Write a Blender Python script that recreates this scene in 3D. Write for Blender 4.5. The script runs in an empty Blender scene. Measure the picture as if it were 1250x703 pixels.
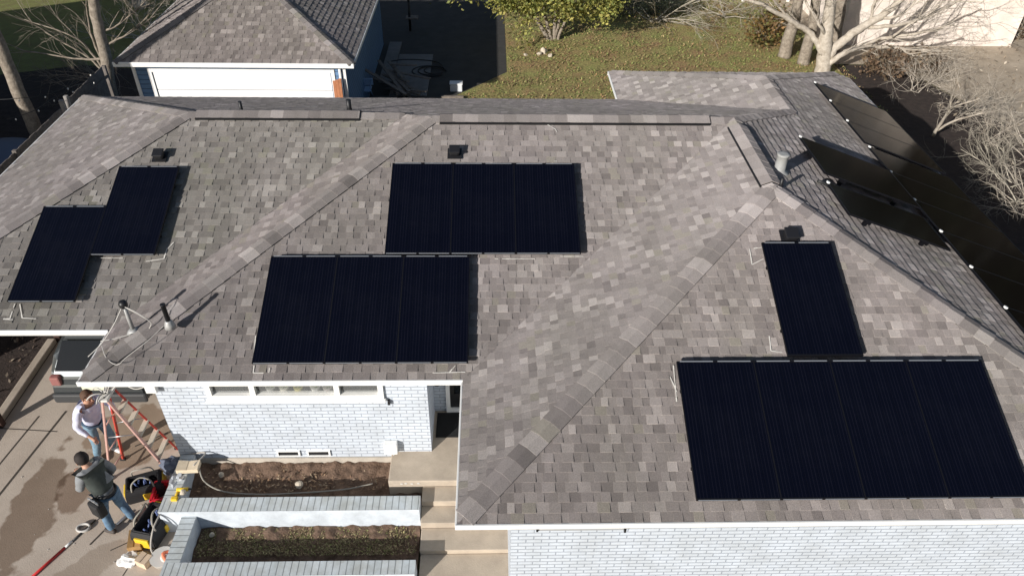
import bpy, bmesh, math, random
from mathutils import Vector, Matrix, noise
random.seed(7)
C = bpy.context.scene.collection
R = math.radians
# ------------------------------------------------------------------ camera model
F_PX, PITCH, YAW, ROLL, CAMZ = 911.47, 38.25, 2.0724, 1.1966, 10.84
def cam_axes():
    p, y, r = R(PITCH), R(YAW), R(ROLL)
    fw = Vector((math.sin(y)*math.cos(p), math.cos(y)*math.cos(p), -math.sin(p)))
    rt = Vector((math.cos(y), -math.sin(y), 0)); up = rt.cross(fw)
    return fw, rt*math.cos(r)+up*math.sin(r), up*math.cos(r)-rt*math.sin(r)
FW, RT, UP = cam_axes()
def ray(x, y): return (FW*F_PX+RT*(x-625)-UP*(y-351.5)).normalized()
def at(x, y, z):
    d = ray(x, y); return d*((z-CAMZ)/d.z)+Vector((0, 0, CAMZ))
def atY(x, y, Y):
    d = ray(x, y); return d*(Y/d.y)+Vector((0, 0, CAMZ))
# ------------------------------------------------------------------ materials
def mat(name, col, rough=.8, vary=.0, vs=3.0, bump=0, bs=60, metal=0, col2=None, spec=.5, attr=False):
    m = bpy.data.materials.new(name); m.use_nodes = True
    nt = m.node_tree; b = nt.nodes['Principled BSDF']
    b.inputs['Roughness'].default_value = rough; b.inputs['Metallic'].default_value = metal
    b.inputs['Specular IOR Level'].default_value = spec
    c = (*col, 1); b.inputs['Base Color'].default_value = c
    tc = nt.nodes.new('ShaderNodeTexCoord'); src = None
    if attr:
        a = nt.nodes.new('ShaderNodeAttribute'); a.attribute_name = 'Col'; src = a.outputs['Color']
    if vary > 0 or col2:
        n = nt.nodes.new('ShaderNodeTexNoise'); n.inputs['Scale'].default_value = vs; n.inputs['Detail'].default_value = 6
        n.inputs['Roughness'].default_value = .65
        nt.links.new(tc.outputs['Object'], n.inputs['Vector'])
        rp = nt.nodes.new('ShaderNodeValToRGB'); rp.color_ramp.elements[0].position = .33; rp.color_ramp.elements[1].position = .67
        if src is None:
            rp.color_ramp.elements[0].color = (*(col2 or [x*(1-vary) for x in col]), 1)
            rp.color_ramp.elements[1].color = (*([min(1, x*(1+vary)) for x in col] if not col2 else col), 1)
            nt.links.new(n.outputs['Fac'], rp.inputs['Fac']); src = rp.outputs['Color']
        else:
            rp.color_ramp.elements[0].color = (1-vary,)*3+(1,); rp.color_ramp.elements[1].color = (1+vary,)*3+(1,)
            nt.links.new(n.outputs['Fac'], rp.inputs['Fac'])
            mx = nt.nodes.new('ShaderNodeMix'); mx.data_type = 'RGBA'; mx.blend_type = 'MULTIPLY'; mx.inputs['Factor'].default_value = 1
            nt.links.new(src, mx.inputs['A']); nt.links.new(rp.outputs['Color'], mx.inputs['B']); src = mx.outputs['Result']
    if src: nt.links.new(src, b.inputs['Base Color'])
    if bump:
        n2 = nt.nodes.new('ShaderNodeTexNoise'); n2.inputs['Scale'].default_value = bs; n2.inputs['Detail'].default_value = 4
        nt.links.new(tc.outputs['Object'], n2.inputs['Vector'])
        bp = nt.nodes.new('ShaderNodeBump'); bp.inputs['Strength'].default_value = bump; bp.inputs['Distance'].default_value = .02
        nt.links.new(n2.outputs['Fac'], bp.inputs['Height']); nt.links.new(bp.outputs['Normal'], b.inputs['Normal'])
    m['src'] = 1
    return m
def brick_mat(name, c1, c2, mortar, w, h, ms=.012, grime=.12, bumpd=.006):
    m = bpy.data.materials.new(name); m.use_nodes = True; nt = m.node_tree; b = nt.nodes['Principled BSDF']
    b.inputs['Roughness'].default_value = .75
    uv = nt.nodes.new('ShaderNodeUVMap'); br = nt.nodes.new('ShaderNodeTexBrick')
    br.inputs['Color1'].default_value = (*c1, 1); br.inputs['Color2'].default_value = (*c2, 1); br.inputs['Mortar'].default_value = (*mortar, 1)
    br.inputs['Scale'].default_value = 1; br.inputs['Brick Width'].default_value = w; br.inputs['Row Height'].default_value = h
    br.inputs['Mortar Size'].default_value = ms; br.inputs['Mortar Smooth'].default_value = .4
    nt.links.new(uv.outputs['UV'], br.inputs['Vector'])
    n = nt.nodes.new('ShaderNodeTexNoise'); n.inputs['Scale'].default_value = 2.2; n.inputs['Detail'].default_value = 8; n.inputs['Roughness'].default_value = .7
    nt.links.new(uv.outputs['UV'], n.inputs['Vector'])
    rp = nt.nodes.new('ShaderNodeValToRGB'); rp.color_ramp.elements[0].position = .35; rp.color_ramp.elements[1].position = .7
    rp.color_ramp.elements[0].color = (1-grime*1.2, 1-grime*1.3, 1-grime*1.5, 1); rp.color_ramp.elements[1].color = (1.05, 1.05, 1.05, 1)
    nt.links.new(n.outputs['Fac'], rp.inputs['Fac'])
    mx = nt.nodes.new('ShaderNodeMix'); mx.data_type = 'RGBA'; mx.blend_type = 'MULTIPLY'; mx.inputs['Factor'].default_value = 1
    nt.links.new(br.outputs['Color'], mx.inputs['A']); nt.links.new(rp.outputs['Color'], mx.inputs['B'])
    nt.links.new(mx.outputs['Result'], b.inputs['Base Color'])
    bp = nt.nodes.new('ShaderNodeBump'); bp.invert = True; bp.inputs['Strength'].default_value = 1; bp.inputs['Distance'].default_value = bumpd
    nt.links.new(br.outputs['Fac'], bp.inputs['Height']); nt.links.new(bp.outputs['Normal'], b.inputs['Normal'])
    return m
M = dict(
 shingle=mat('shingle', (.2, .18, .17), 1, .2, 70, .5, 120, attr=True, spec=.25),
 deck=mat('roof_deck', (.05, .045, .04), .9),
 white=mat('white_trim', (.82, .82, .8), .5, .05, 4),
 black=mat('black_metal', (.015, .015, .016), .45),
 vent=mat('vent_plastic', (.012, .012, .014), .5),
 alu=mat('aluminium', (.45, .46, .48), .35, metal=.8),
 galv=mat('galvanised', (.42, .42, .41), .5, .2, 20, metal=.3),
 brick=brick_mat('painted_brick', (.6, .655, .73), (.56, .615, .69), (.37, .41, .48), .215, .078, .009, .12),
 rowlock=brick_mat('painted_rowlock', (.66, .72, .76), (.58, .645, .69), (.33, .37, .4), .105, .3, .008, .3, .012),
 found=mat('foundation', (.5, .45, .38), .9, .15, 3, .3, 40),
 concrete=mat('concrete', (.47, .405, .33), .9, .25, 2.2, .25, 70, col2=(.36, .30, .24)),
 step=mat('step_concrete', (.52, .44, .345), .9, .18, 3, .25, 60, col2=(.40, .335, .265)),
 dline=mat('dark_line', (.06, .05, .04), .95),
 soil=mat('soil', (.2, .13, .09), .98, .5, 7, 1.0, 30, col2=(.09, .055, .036)),
 soil_and_shade=mat('dark_soil_and_shade', (.045, .03, .024), .98, .4, 5, .8, 25, col2=(.02, .013, .01)),
 frame=mat('panel_frame', (.004, .004, .006), .55, spec=.3),
 glass_dark=mat('dark_glass', (.01, .012, .014), .06),
 door=mat('door_black', (.02, .02, .022), .4),
 rubber=mat('rubber', (.02, .02, .02), .7),
 wood=mat('weathered_wood', (.2, .165, .135), .85, .3, 8, .3, 30),
 fencewood=mat('fence_wood', (.16, .14, .125), .9, .3, 6, .3, 30),
 brownpost=mat('brown_post', (.06, .03, .022), .8, .3, 8),
 blue=mat('blue_siding', (.13, .24, .4), .6, .05, 4),
 pale=mat('pale_stucco', (.78, .69, .61), .9, .14, 1.5, .2, 30),
 bark=mat('pale_bark', (.34, .29, .23), .9, .4, 9, .8, 25, col2=(.16, .13, .1)),
 palebark=mat('white_bark', (.56, .5, .42), .9, .3, 7, .6, 25, col2=(.33, .28, .22)),
 twig=mat('twig', (.4, .36, .29), .9, .3, 9),
 chalk=mat('chalk', (.6, .58, .54), .95),
 pipe=mat('pvc_grey', (.5, .5, .5), .5, .1, 8),
 cable=mat('white_cable', (.5, .48, .45), .5),
 dcable=mat('dark_cable', (.03, .03, .03), .6),
)
M['shingle'].node_tree.nodes['Principled BSDF'].inputs['Diffuse Roughness'].default_value = 1
def weather(m, scale, amt, tint):
    nt = m.node_tree; b = nt.nodes['Principled BSDF']; old = b.inputs['Base Color'].links[0].from_socket; tc = nt.nodes['Texture Coordinate']
    mp = nt.nodes.new('ShaderNodeMapping'); mp.inputs['Scale'].default_value = (1, .45, .45); nt.links.new(tc.outputs['Object'], mp.inputs['Vector'])
    n = nt.nodes.new('ShaderNodeTexNoise'); n.inputs['Scale'].default_value = scale; n.inputs['Detail'].default_value = 5; n.inputs['Roughness'].default_value = .6
    nt.links.new(mp.outputs['Vector'], n.inputs['Vector']); rp = nt.nodes.new('ShaderNodeValToRGB'); rp.color_ramp.elements[0].position = .36; rp.color_ramp.elements[1].position = .64
    rp.color_ramp.elements[0].color = (*[(1-amt)*x for x in tint], 1); rp.color_ramp.elements[1].color = (1+amt*.5,)*3+(1,)
    nt.links.new(n.outputs['Fac'], rp.inputs['Fac']); mx = nt.nodes.new('ShaderNodeMix'); mx.data_type = 'RGBA'; mx.blend_type = 'MULTIPLY'; mx.inputs['Factor'].default_value = 1
    nt.links.new(old, mx.inputs['A']); nt.links.new(rp.outputs['Color'], mx.inputs['B']); nt.links.new(mx.outputs['Result'], b.inputs['Base Color'])
weather(M['shingle'], .8, .1, (.98, 1, .96)); weather(M['shingle'], 3.5, .07, (1, 1, 1))
# ------------------------------------------------------------------ object helpers
def tag(o, label=None, cat=None, group=None, kind=None):
    for k, v in (('label', label), ('category', cat), ('group', group), ('kind', kind)):
        if v: o[k] = v
    return o
def thing(name, label, cat, loc=(0, 0, 0), group=None, rz=0):
    o = bpy.data.objects.new(name, None); C.objects.link(o); o.location = loc; o.rotation_euler = (0, 0, rz)
    o.empty_display_size = .2
    return tag(o, label, cat, group)
def obj(name, bm, m, parent=None, smooth=False, keep=False):
    me = bpy.data.meshes.new(name); bm.normal_update(); bm.to_mesh(me); bm.free()
    if isinstance(m, (list, tuple)):
        for x in m: me.materials.append(x)
    else: me.materials.append(m)
    if smooth:
        for p in me.polygons: p.use_smooth = True
    o = bpy.data.objects.new(name, me); C.objects.link(o)
    if parent:
        o.parent = parent
        if not keep:   # vertices are given in world space: pull them into the parent's space
            mw = parent_world(parent).inverted(); me.transform(mw)
    return o
def parent_world(p):
    m = Matrix.LocRotScale(p.location, p.rotation_euler, p.scale)
    return parent_world(p.parent) @ m if p.parent else m
def B(): return bmesh.new()
def box(bm, c, s, rot=None, bev=0, mi=0, uv=False):
    """box centred c, full sizes s"""
    n0 = len(bm.verts)
    x, y, z = [v/2 for v in s]
    P = [Vector((a*x, b*y, d*z)) for d in (-1, 1) for b in (-1, 1) for a in (-1, 1)]
    if rot is not None: P = [rot @ p for p in P]
    V = [bm.verts.new(p+Vector(c)) for p in P]
    F = []
    for f in ((0, 2, 3, 1), (4, 5, 7, 6), (0, 1, 5, 4), (2, 6, 7, 3), (0, 4, 6, 2), (1, 3, 7, 5)):
        q = bm.faces.new([V[i] for i in f]); q.material_index = mi; F.append(q)
    if bev:
        es = {e for f in F for e in f.edges}
        bmesh.ops.bevel(bm, geom=list(es), offset=bev, segments=2, affect='EDGES', profile=.5)
    return F
def b2(bm, x0, x1, y0, y1, z0, z1, **k): return box(bm, ((x0+x1)/2, (y0+y1)/2, (z0+z1)/2), (abs(x1-x0), abs(y1-y0), abs(z1-z0)), **k)
def tube(bm, pts, rad, n=8, caps=True, mi=0):
    pts = [Vector(p) for p in pts]
    if not hasattr(rad, '__len__'): rad = [rad]*len(pts)
    prev = None; rings = []
    a = None
    for i, p in enumerate(pts):
        d = (pts[min(i+1, len(pts)-1)]-pts[max(i-1, 0)])
        if d.length < 1e-7: d = Vector((0, 0, 1))
        d.normalize()
        if a is None:
            a = d.cross(Vector((0, 0, 1)) if abs(d.z) < .9 else Vector((1, 0, 0))).normalized()
        else:
            a = (a-d*a.dot(d)); a = a.normalized() if a.length > 1e-6 else d.orthogonal().normalized()
        b = d.cross(a)
        rings.append([bm.verts.new(p+(a*math.cos(2*math.pi*k/n)+b*math.sin(2*math.pi*k/n))*rad[i]) for k in range(n)])
    for i in range(len(rings)-1):
        for k in range(n):
            f = bm.faces.new((rings[i][k], rings[i][(k+1) % n], rings[i+1][(k+1) % n], rings[i+1][k])); f.material_index = mi; f.smooth = True
    if caps:
        f = bm.faces.new(rings[0][::-1]); f.material_index = mi
        f = bm.faces.new(rings[-1]); f.material_index = mi
def bez(p0, p1, p2, n=10):
    p0, p1, p2 = Vector(p0), Vector(p1), Vector(p2)
    return [p0*(1-t)**2+p1*2*t*(1-t)+p2*t*t for t in [i/n for i in range(n+1)]]
def smooth_path(pts, n=6):
    P = [Vector(p) for p in pts]; out = []
    for i in range(len(P)-1):
        a, b, c, d = P[max(i-1, 0)], P[i], P[i+1], P[min(i+2, len(P)-1)]
        for k in range(n):
            t = k/n
            out.append(.5*((2*b)+(c-a)*t+(2*a-5*b+4*c-d)*t*t+(3*b-a-3*c+d)*t**3))
    return out+[P[-1]]
def lathe(bm, c, prof, n=20, mi=0):
    rings = [[bm.verts.new(Vector(c)+Vector((r*math.cos(2*math.pi*k/n), r*math.sin(2*math.pi*k/n), z))) for k in range(n)] for r, z in prof]
    for i in range(len(rings)-1):
        for k in range(n):
            f = bm.faces.new((rings[i][k], rings[i][(k+1) % n], rings[i+1][(k+1) % n], rings[i+1][k])); f.material_index = mi; f.smooth = True
    bm.faces.new(rings[0][::-1]).material_index = mi; bm.faces.new(rings[-1]).material_index = mi
def wallrect(bm, o, u, v, U, V, holes=(), off=(0, 0)):
    """rectangle o + a*u + b*v (a 0..U, b 0..V) with rectangular holes (a0,a1,b0,b1); uv in metres"""
    L = bm.loops.layers.uv.verify()
    o, u, v = Vector(o), Vector(u), Vector(v)
    xs = sorted({0, U, *[h[0] for h in holes], *[h[1] for h in holes]}); ys = sorted({0, V, *[h[2] for h in holes], *[h[3] for h in holes]})
    for i in range(len(xs)-1):
        for j in range(len(ys)-1):
            cx, cy = (xs[i]+xs[i+1])/2, (ys[j]+ys[j+1])/2
            if any(h[0] < cx < h[1] and h[2] < cy < h[3] for h in holes): continue
            q = [(xs[i], ys[j]), (xs[i+1], ys[j]), (xs[i+1], ys[j+1]), (xs[i], ys[j+1])]
            f = bm.faces.new([bm.verts.new(o+u*a+v*b) for a, b in q])
            for l, (a, b) in zip(f.loops, q): l[L].uv = (a+off[0], b+off[1])
    return L
def uvbox(bm, x0, x1, y0, y1, z0, z1, mside=0, mtop=0):
    """box with metric uv; top face uses mtop with u along the longer side"""
    n = len(bm.faces)
    X, Y, Z = Vector((1, 0, 0)), Vector((0, 1, 0)), Vector((0, 0, 1))
    wallrect(bm, (x0, y0, z0), X, Z, x1-x0, z1-z0); wallrect(bm, (x1, y1, z0), -X, Z, x1-x0, z1-z0)
    wallrect(bm, (x1, y0, z0), Y, Z, y1-y0, z1-z0); wallrect(bm, (x0, y1, z0), -Y, Z, y1-y0, z1-z0)
    bm.faces.ensure_lookup_table()
    for f in bm.faces[n:]: f.material_index = mside
    n = len(bm.faces)
    if x1-x0 >= y1-y0: wallrect(bm, (x0, y0, z1), X, Y, x1-x0, y1-y0, off=(0, .001))
    else: wallrect(bm, (x1, y0, z1), Y, -X, y1-y0, x1-x0, off=(0, .001))
    bm.faces.ensure_lookup_table()
    for f in bm.faces[n:]: f.material_index = mtop
# ------------------------------------------------------------------ roof shingles as real tabs
def clip(poly, planes):
    for a, b, c in planes:      # keep a*x+b*y+c >= 0
        out = []
        for i in range(len(poly)):
            p, q = poly[i], poly[(i+1) % len(poly)]
            dp, dq = a*p[0]+b*p[1]+c, a*q[0]+b*q[1]+c
            if dp >= 0: out.append(p)
            if (dp >= 0) != (dq >= 0):
                t = dp/(dp-dq); out.append((p[0]+(q[0]-p[0])*t, p[1]+(q[1]-p[1])*t))
        poly = out
        if len(poly) < 3: return []
    return poly
TABCOL = [((.25, .221, .215), 38), ((.226, .199, .194), 26), ((.29, .258, .252), 17), ((.195, .171, .168), 8), ((.352, .315, .306), 7), ((.252, .228, .2), 4)]
def tabcol(tint=(1, 1, 1), k=1.0):
    c = random.choices([t[0] for t in TABCOL], [t[1] for t in TABCOL])[0]
    m = sum(c)/3; j = random.uniform(.94, 1.06)
    return tuple((x*.85+ .0+m*.15)*j*k*t for x, t in zip(c, tint))
class Slope:
    """plane through eave point e (x,y,z), plan direction d pointing up-slope, pitch t"""
    def __init__(s, e, d, t):
        s.e = Vector(e); s.d = Vector((d[0], d[1], 0)); s.t = t; s.u = Vector((d[1], -d[0], 0)); s.k = math.cos(math.atan(t))
        s.n = Vector((-d[0]*t, -d[1]*t, 1)).normalized()
    def P(s, a, v, h=0):      # a along the eave, v plan distance up-slope
        return s.e+s.u*a+s.d*v+Vector((0, 0, s.t*v))+s.n*h
    def uvp(s, x, y):
        w = Vector((x-s.e.x, y-s.e.y, 0)); return (w.dot(s.u), w.dot(s.d))
    def z(s, x, y): return s.e.z+s.t*s.uvp(x, y)[1]
def shingle(bm, deck, sl, poly, tint=(1, 1, 1), cx=.13, wr=(.09, .18), h=(.003, .016)):
    col = bm.loops.layers.float_color.get('Col') or bm.loops.layers.float_color.new('Col')
    q = [sl.uvp(*p) for p in poly]
    area = sum(q[i][0]*q[(i+1) % len(q)][1]-q[(i+1) % len(q)][0]*q[i][1] for i in range(len(q)))
    if area < 0: q = q[::-1]
    pl = []
    for i in range(len(q)):
        (x0, y0), (x1, y1) = q[i], q[(i+1) % len(q)]
        pl.append((-(y1-y0), (x1-x0), (y1-y0)*x0-(x1-x0)*y0))
    a0, a1 = min(p[0] for p in q), max(p[0] for p in q); v0, v1 = min(p[1] for p in q), max(p[1] for p in q)
    c = cx*sl.k; v = v0; row = 0
    while v < v1:
        a = a0-random.uniform(0, .3)
        high = row % 2
        while a < a1:
            w = random.uniform(*wr); high = 1-high
            e0 = v+(random.uniform(-.004, .004))
            pc = clip([(a, e0), (a+w, e0), (a+w, v+c+.003), (a, v+c+.003)], pl)
            if pc:
                hh = (h[1] if high else h[0]*1.3)+random.uniform(-.002, .002)
                k = random.choice((.9, .98)) if not high else 1.04
                cc = (*tabcol(tint, k), 1)
                top = [bm.verts.new(sl.P(p[0], p[1], .002+hh*(1-(p[1]-v)/c*.85))) for p in pc]
                bot = [bm.verts.new(sl.P(p[0], p[1], -.004)) for p in pc]
                fs = [bm.faces.new(top)]
                n = len(pc)
                for i in range(n):
                    # only the lower and side edges need a visible rim
                    fs.append(bm.faces.new((bot[i], bot[(i+1) % n], top[(i+1) % n], top[i])))
                for f in fs:
                    for l in f.loops: l[col] = cc
            a += w
        v += c; row += 1
    for hgt, flip in ((-.006, False), (-.1, True)):
        f = [deck.verts.new(sl.P(p[0], p[1], hgt)) for p in q]
        deck.faces.new(f[::-1] if flip else f)
    n = len(q)
def caps(bm, p0, p1, s1, s2, step=.24, hw=.17, h=.012, tint=(1, 1, 1)):
    """folded cap shingles along a ridge or hip from low p0 to high p1 lying on slopes s1, s2"""
    col = bm.loops.layers.float_color.get('Col') or bm.loops.layers.float_color.new('Col')
    p0, p1 = Vector(p0), Vector(p1); d = (p1-p0); L = d.length; d.normalize()
    def side(s):
        w = s.n.cross(d).normalized()
        mid = (p0+p1)/2; pl = s.d
        # choose the direction lying over slope s: compare with other slope plane height
        return w
    w1, w2 = side(s1), side(s2)
    o1 = Vector((-s1.d.x, -s1.d.y, 0)); o2 = Vector((-s2.d.x, -s2.d.y, 0))
    if w1.dot(o1) < 0: w1 = -w1
    if w2.dot(o2) < 0: w2 = -w2
    x = 0; up = (s1.n+s2.n).normalized()
    while x < L-.02:
        e = min(L, x+step+.05); a = p0+d*x; b = p0+d*e
        c = (*tabcol(tint, random.choice((.84, .94, 1.0, 1.04, 1.1))), 1)
        ja = h*1.5+random.uniform(0, .004); jb = h*.35
        rows = []
        for q, j in ((a, ja), (b, jb)):
            rows.append([q+w1*hw+s1.n*(j*.8+.022), q+up*(j+.026), q+w2*hw+s2.n*(j*.8+.022)])
        V = [[bm.verts.new(p) for p in r] for r in rows]
        U = [bm.verts.new(rows[0][0]-s1.n*(ja+.02)), bm.verts.new(rows[0][1]-up*(ja+.022)), bm.verts.new(rows[0][2]-s2.n*(ja+.02)),
             bm.verts.new(rows[1][0]-s1.n*.03), bm.verts.new(rows[1][2]-s2.n*.03)]
        fs = [(V[0][0], V[0][1], V[1][1], V[1][0]), (V[0][1], V[0][2], V[1][2], V[1][1]), (U[0], U[1], V[0][1], V[0][0]), (U[1], U[2], V[0][2], V[0][1]),
              (U[0], V[0][0], V[1][0], U[3]), (U[2], U[4], V[1][2], V[0][2])]
        for f in fs:
            g = bm.faces.new(f)
            for l in g.loops: l[col] = c
        x += step
# ================================================================== THE HOUSE
EH, T = 2.75, .3705
XL, X0, X1, X2, XE, XW = -10.33, -6.14, -.42, 9.67, 10.1, 3.29
YM, YC, YR, YB, YBB = 8.02, 9.18, 5.50, 18.12, 19.95
SL = dict(
 fl=Slope((XL, YC, EH), (0, 1), T), wl=Slope((XL, YC, EH), (1, 0), T), wm=Slope((X0, YM, EH), (1, 0), T), fm=Slope((X0, YM, EH), (0, 1), T),
 re=Slope((X2, YB, EH), (0, -1), T), wr=Slope((X1, YR, EH), (1, 0), T), fr=Slope((X1, YR, EH), (0, 1), T), ea=Slope((X2, YR, EH), (-1, 0), T),
 ww=Slope((XW, YB, EH), (1, 0), T), nw=Slope((X2, YBB, EH), (0, -1), T))
house = thing('brick_house', 'white painted brick house under a broad grey shingled hip roof carrying the black panels', 'house', (0, 0, 0))
bm, dk = B(), B()
warm = (1.0, .99, .985); green = (.97, .99, .95)
shingle(bm, dk, SL['fl'], [(XL, YC), (X0, YC), (-1.67, 13.65), (-5.86, 13.65)], green)
shingle(bm, dk, SL['wl'], [(XL, YC), (-5.86, 13.65), (XL, YB)])
shingle(bm, dk, SL['wm'], [(X0, YM), (-1.09, 13.07), (-1.67, 13.65), (X0, YC)], (1, .98, .98))
shingle(bm, dk, SL['fm'], [(X0, YM), (X1, YM), (4.63, 13.07), (-1.09, 13.07)], warm)
shingle(bm, dk, SL['re'], [(XL, YB), (-5.86, 13.65), (-1.67, 13.65), (-1.67, YB)], h=(.001, .003))
shingle(bm, dk, SL['re'], [(-1.67, 13.65), (-1.09, 13.07), (4.63, 13.07), (6.48, 14.92), (XW, YB), (-1.67, YB)], h=(.001, .003))
shingle(bm, dk, SL['ww'], [(XW, YB), (6.48, 14.92), (6.48, 16.76), (XW, YBB)])
shingle(bm, dk, SL['nw'], [(XW, YBB), (6.48, 16.76), (X2, YBB)])
E_T = (.95, 1.0, 1.12)
shingle(bm, dk, SL['ea'], [(4.63, 10.55), (6.48, 8.70), (6.48, 14.92), (4.63, 13.07)], h=(.011, .019), cx=.17)
shingle(bm, dk, SL['ea'], [(6.48, 8.70), (X2, 5.51), (XE, 5.51), (XE, YBB), (X2, YBB), (6.48, 16.76)], h=(.011, .019), cx=.17)
shingle(bm, dk, SL['fr'], [(X1, YR), (X2, YR), (4.63, 10.55)], (1.0, .985, .975))
shingle(bm, dk, SL['wr'], [(X1, YR), (4.63, 10.55), (4.63, 13.07), (X1, YM)])
roof = obj('roof', bm, M['shingle'], house)
obj('roof_deck', dk, M['deck'], roof)
bm = B()
zl, zm, zw = EH+T*4.47, EH+T*5.05, EH+T*3.19
S = SL
for a, b, s1, s2 in (((XL, YC, EH), (-5.86, 13.65, zl), 'fl', 'wl'), ((XL, YB, EH), (-5.86, 13.65, zl), 're', 'wl'), ((X0, YM, EH), (-1.09, 13.07, zm), 'fm', 'wm'),
                     ((-5.86, 13.65, zl), (-1.67, 13.65, zl), 'fl', 're'), ((-1.09, 13.07, zm), (4.63, 13.07, zm), 'fm', 're'), ((X1, YR, EH), (4.63, 10.55, zm), 'fr', 'wr'),
                     ((X2, YR, EH), (4.63, 10.55, zm), 'fr', 'ea'), ((4.63, 10.55, zm), (4.63, 13.07, zm), 'wr', 'ea'), ((6.48, 14.92, zw), (4.63, 13.07, zm), 're', 'ea'),
                     ((6.48, 14.92, zw), (6.48, 16.76, zw), 'ww', 'ea'), ((XW, YBB, EH), (6.48, 16.76, zw), 'ww', 'nw'), ((X2, YBB, EH), (6.48, 16.76, zw), 'ea', 'nw')):
    bm = B(); a, b = Vector(a), Vector(b)
    if abs(b.z-a.z) > .1 and a.z < 3: a = a+(b-a).normalized()*.12
    caps(bm, a, b, S[s1], S[s2], hw=.155); obj('ridge_cap', bm, M['shingle'], roof)
# ridge vents: a raised strip over the ridge with a black slot on its near side
def ridge_vent(p0, p1, s1, s2, tint=(1, 1, 1)):
    p0, p1 = Vector(p0), Vector(p1); d = (p1-p0).normalized()
    bm = B(); bk = B()
    w1 = s1.n.cross(d); w1 = w1 if w1.dot(s1.d) < 0 else -w1
    w2 = s2.n.cross(d); w2 = w2 if w2.dot(s2.d) < 0 else -w2
    up = Vector((0, 0, 1)); hw = .19
    prof = [w1*hw+s1.n*.012, w1*hw+s1.n*.05, up*.06, w2*hw+s2.n*.05, w2*hw+s2.n*.012]
    R0 = [bk.verts.new(p0+q) for q in prof]; R1 = [bk.verts.new(p1+q) for q in prof]
    for i in range(4): bk.faces.new((R0[i], R0[i+1], R1[i+1], R1[i]))
    bk.faces.new(R0); bk.faces.new(R1[::-1])
    v = obj('ridge_vent', bk, M['black'], roof)
    caps(bm, p0+up*.038, p1+up*.038, s1, s2, hw=.175, h=.006)
    obj_ = obj('vent_cap', bm, M['shingle'], None)
    # the cap stays a sibling sub-part: thing > part > sub-part allows no deeper level
    obj_.parent = roof; obj_.name = 'ridge_vent_cap'
ridge_vent((-5.7, 13.65, zl), (-2.55, 13.65, zl), SL['fl'], SL['re'])
ridge_vent((-.95, 13.07, zm), (4.15, 13.07, zm), SL['fm'], SL['re'])
ridge_vent((4.63, 10.62, zm), (4.63, 12.75, zm), SL['wr'], SL['ea'])
# box vents
def box_vent(sl, px, py, w=.17):
    a, v = on_slope_uv(sl, px, py); bm = B()
    r = slope_rot(sl)
    box(bm, sl.P(a, v, .03), (w*1.5, w*1.4, .02), rot=r)
    box(bm, sl.P(a, v, .09), (w, w, .10), rot=r, bev=.03)
    box(bm, sl.P(a, v, .15), (w*1.12, w*1.12, .03), rot=r, bev=.012)
    obj('roof_vent', bm, M['vent'], roof)
def slope_rot(sl):
    d = (sl.d+Vector((0, 0, sl.t))).normalized(); u = sl.u
    return Matrix((u, d, sl.n)).transposed()
def on_slope_uv(sl, px, py, h=0):
    d = ray(px, py); p0 = sl.e+sl.n*h; c = Vector((0, 0, CAMZ))
    s = (p0-c).dot(sl.n)/d.dot(sl.n); p = c+d*s-sl.n*h
    return sl.uvp(p.x, p.y)
box_vent(SL['fl'], 196, 193); box_vent(SL['fm'], 555, 189); box_vent(SL['fr'], 963, 291, .19)
def pl(sl, px, py, h=0.0):
    a, v = on_slope_uv(sl, px, py, h); return sl.P(a, v, h)
# flue pipe on the east slope
bm = B(); p = Vector((5.02, 11.35, 4.4))
lathe(bm, p, [(.17, .0), (.16, .05), (.095, .09), (.095, .36), (.105, .37), (.105, .4), (.07, .405)], 20)
obj('flue_pipe', bm, mat('flue', (.33, .33, .32), .6, .15, 10), roof)
bm = B(); p = pl(SL['re'], 1135, 0, 0) if False else Vector((-5.0, 14.1, zl-.17))
lathe(bm, p, [(.05, -.05), (.035, .05), (.035, .22)], 12); obj('plumbing_pipe', bm, M['vent'], roof); bm = B()
lathe(bm, Vector((-2.92, 14.5, zl-.3)), [(.07, -.05), (.05, .05), (.05, .22)], 12); obj('plumbing_pipe', bm, M['vent'], roof); bm = B()
lathe(bm, Vector((4.78, 10.6, zm-.08)), [(.04, 0), (.03, .1), (.03, .22)], 12)
obj('plumbing_pipe', bm, M['vent'], roof)
# plumbing pipe beside the mast
bm = B(); q = Vector((-4.93, 8.77, 3.2))
lathe(bm, q, [(.085, -.04), (.075, .02), (.055, .08), (.042, .1)], 16); obj('pipe_boot', bm, M['galv'], roof)
bm = B(); lathe(bm, q, [(.035, .1), (.035, .4), (.04, .4), (.04, .42)], 12); obj('vent_pipe', bm, M['vent'], roof)
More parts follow.
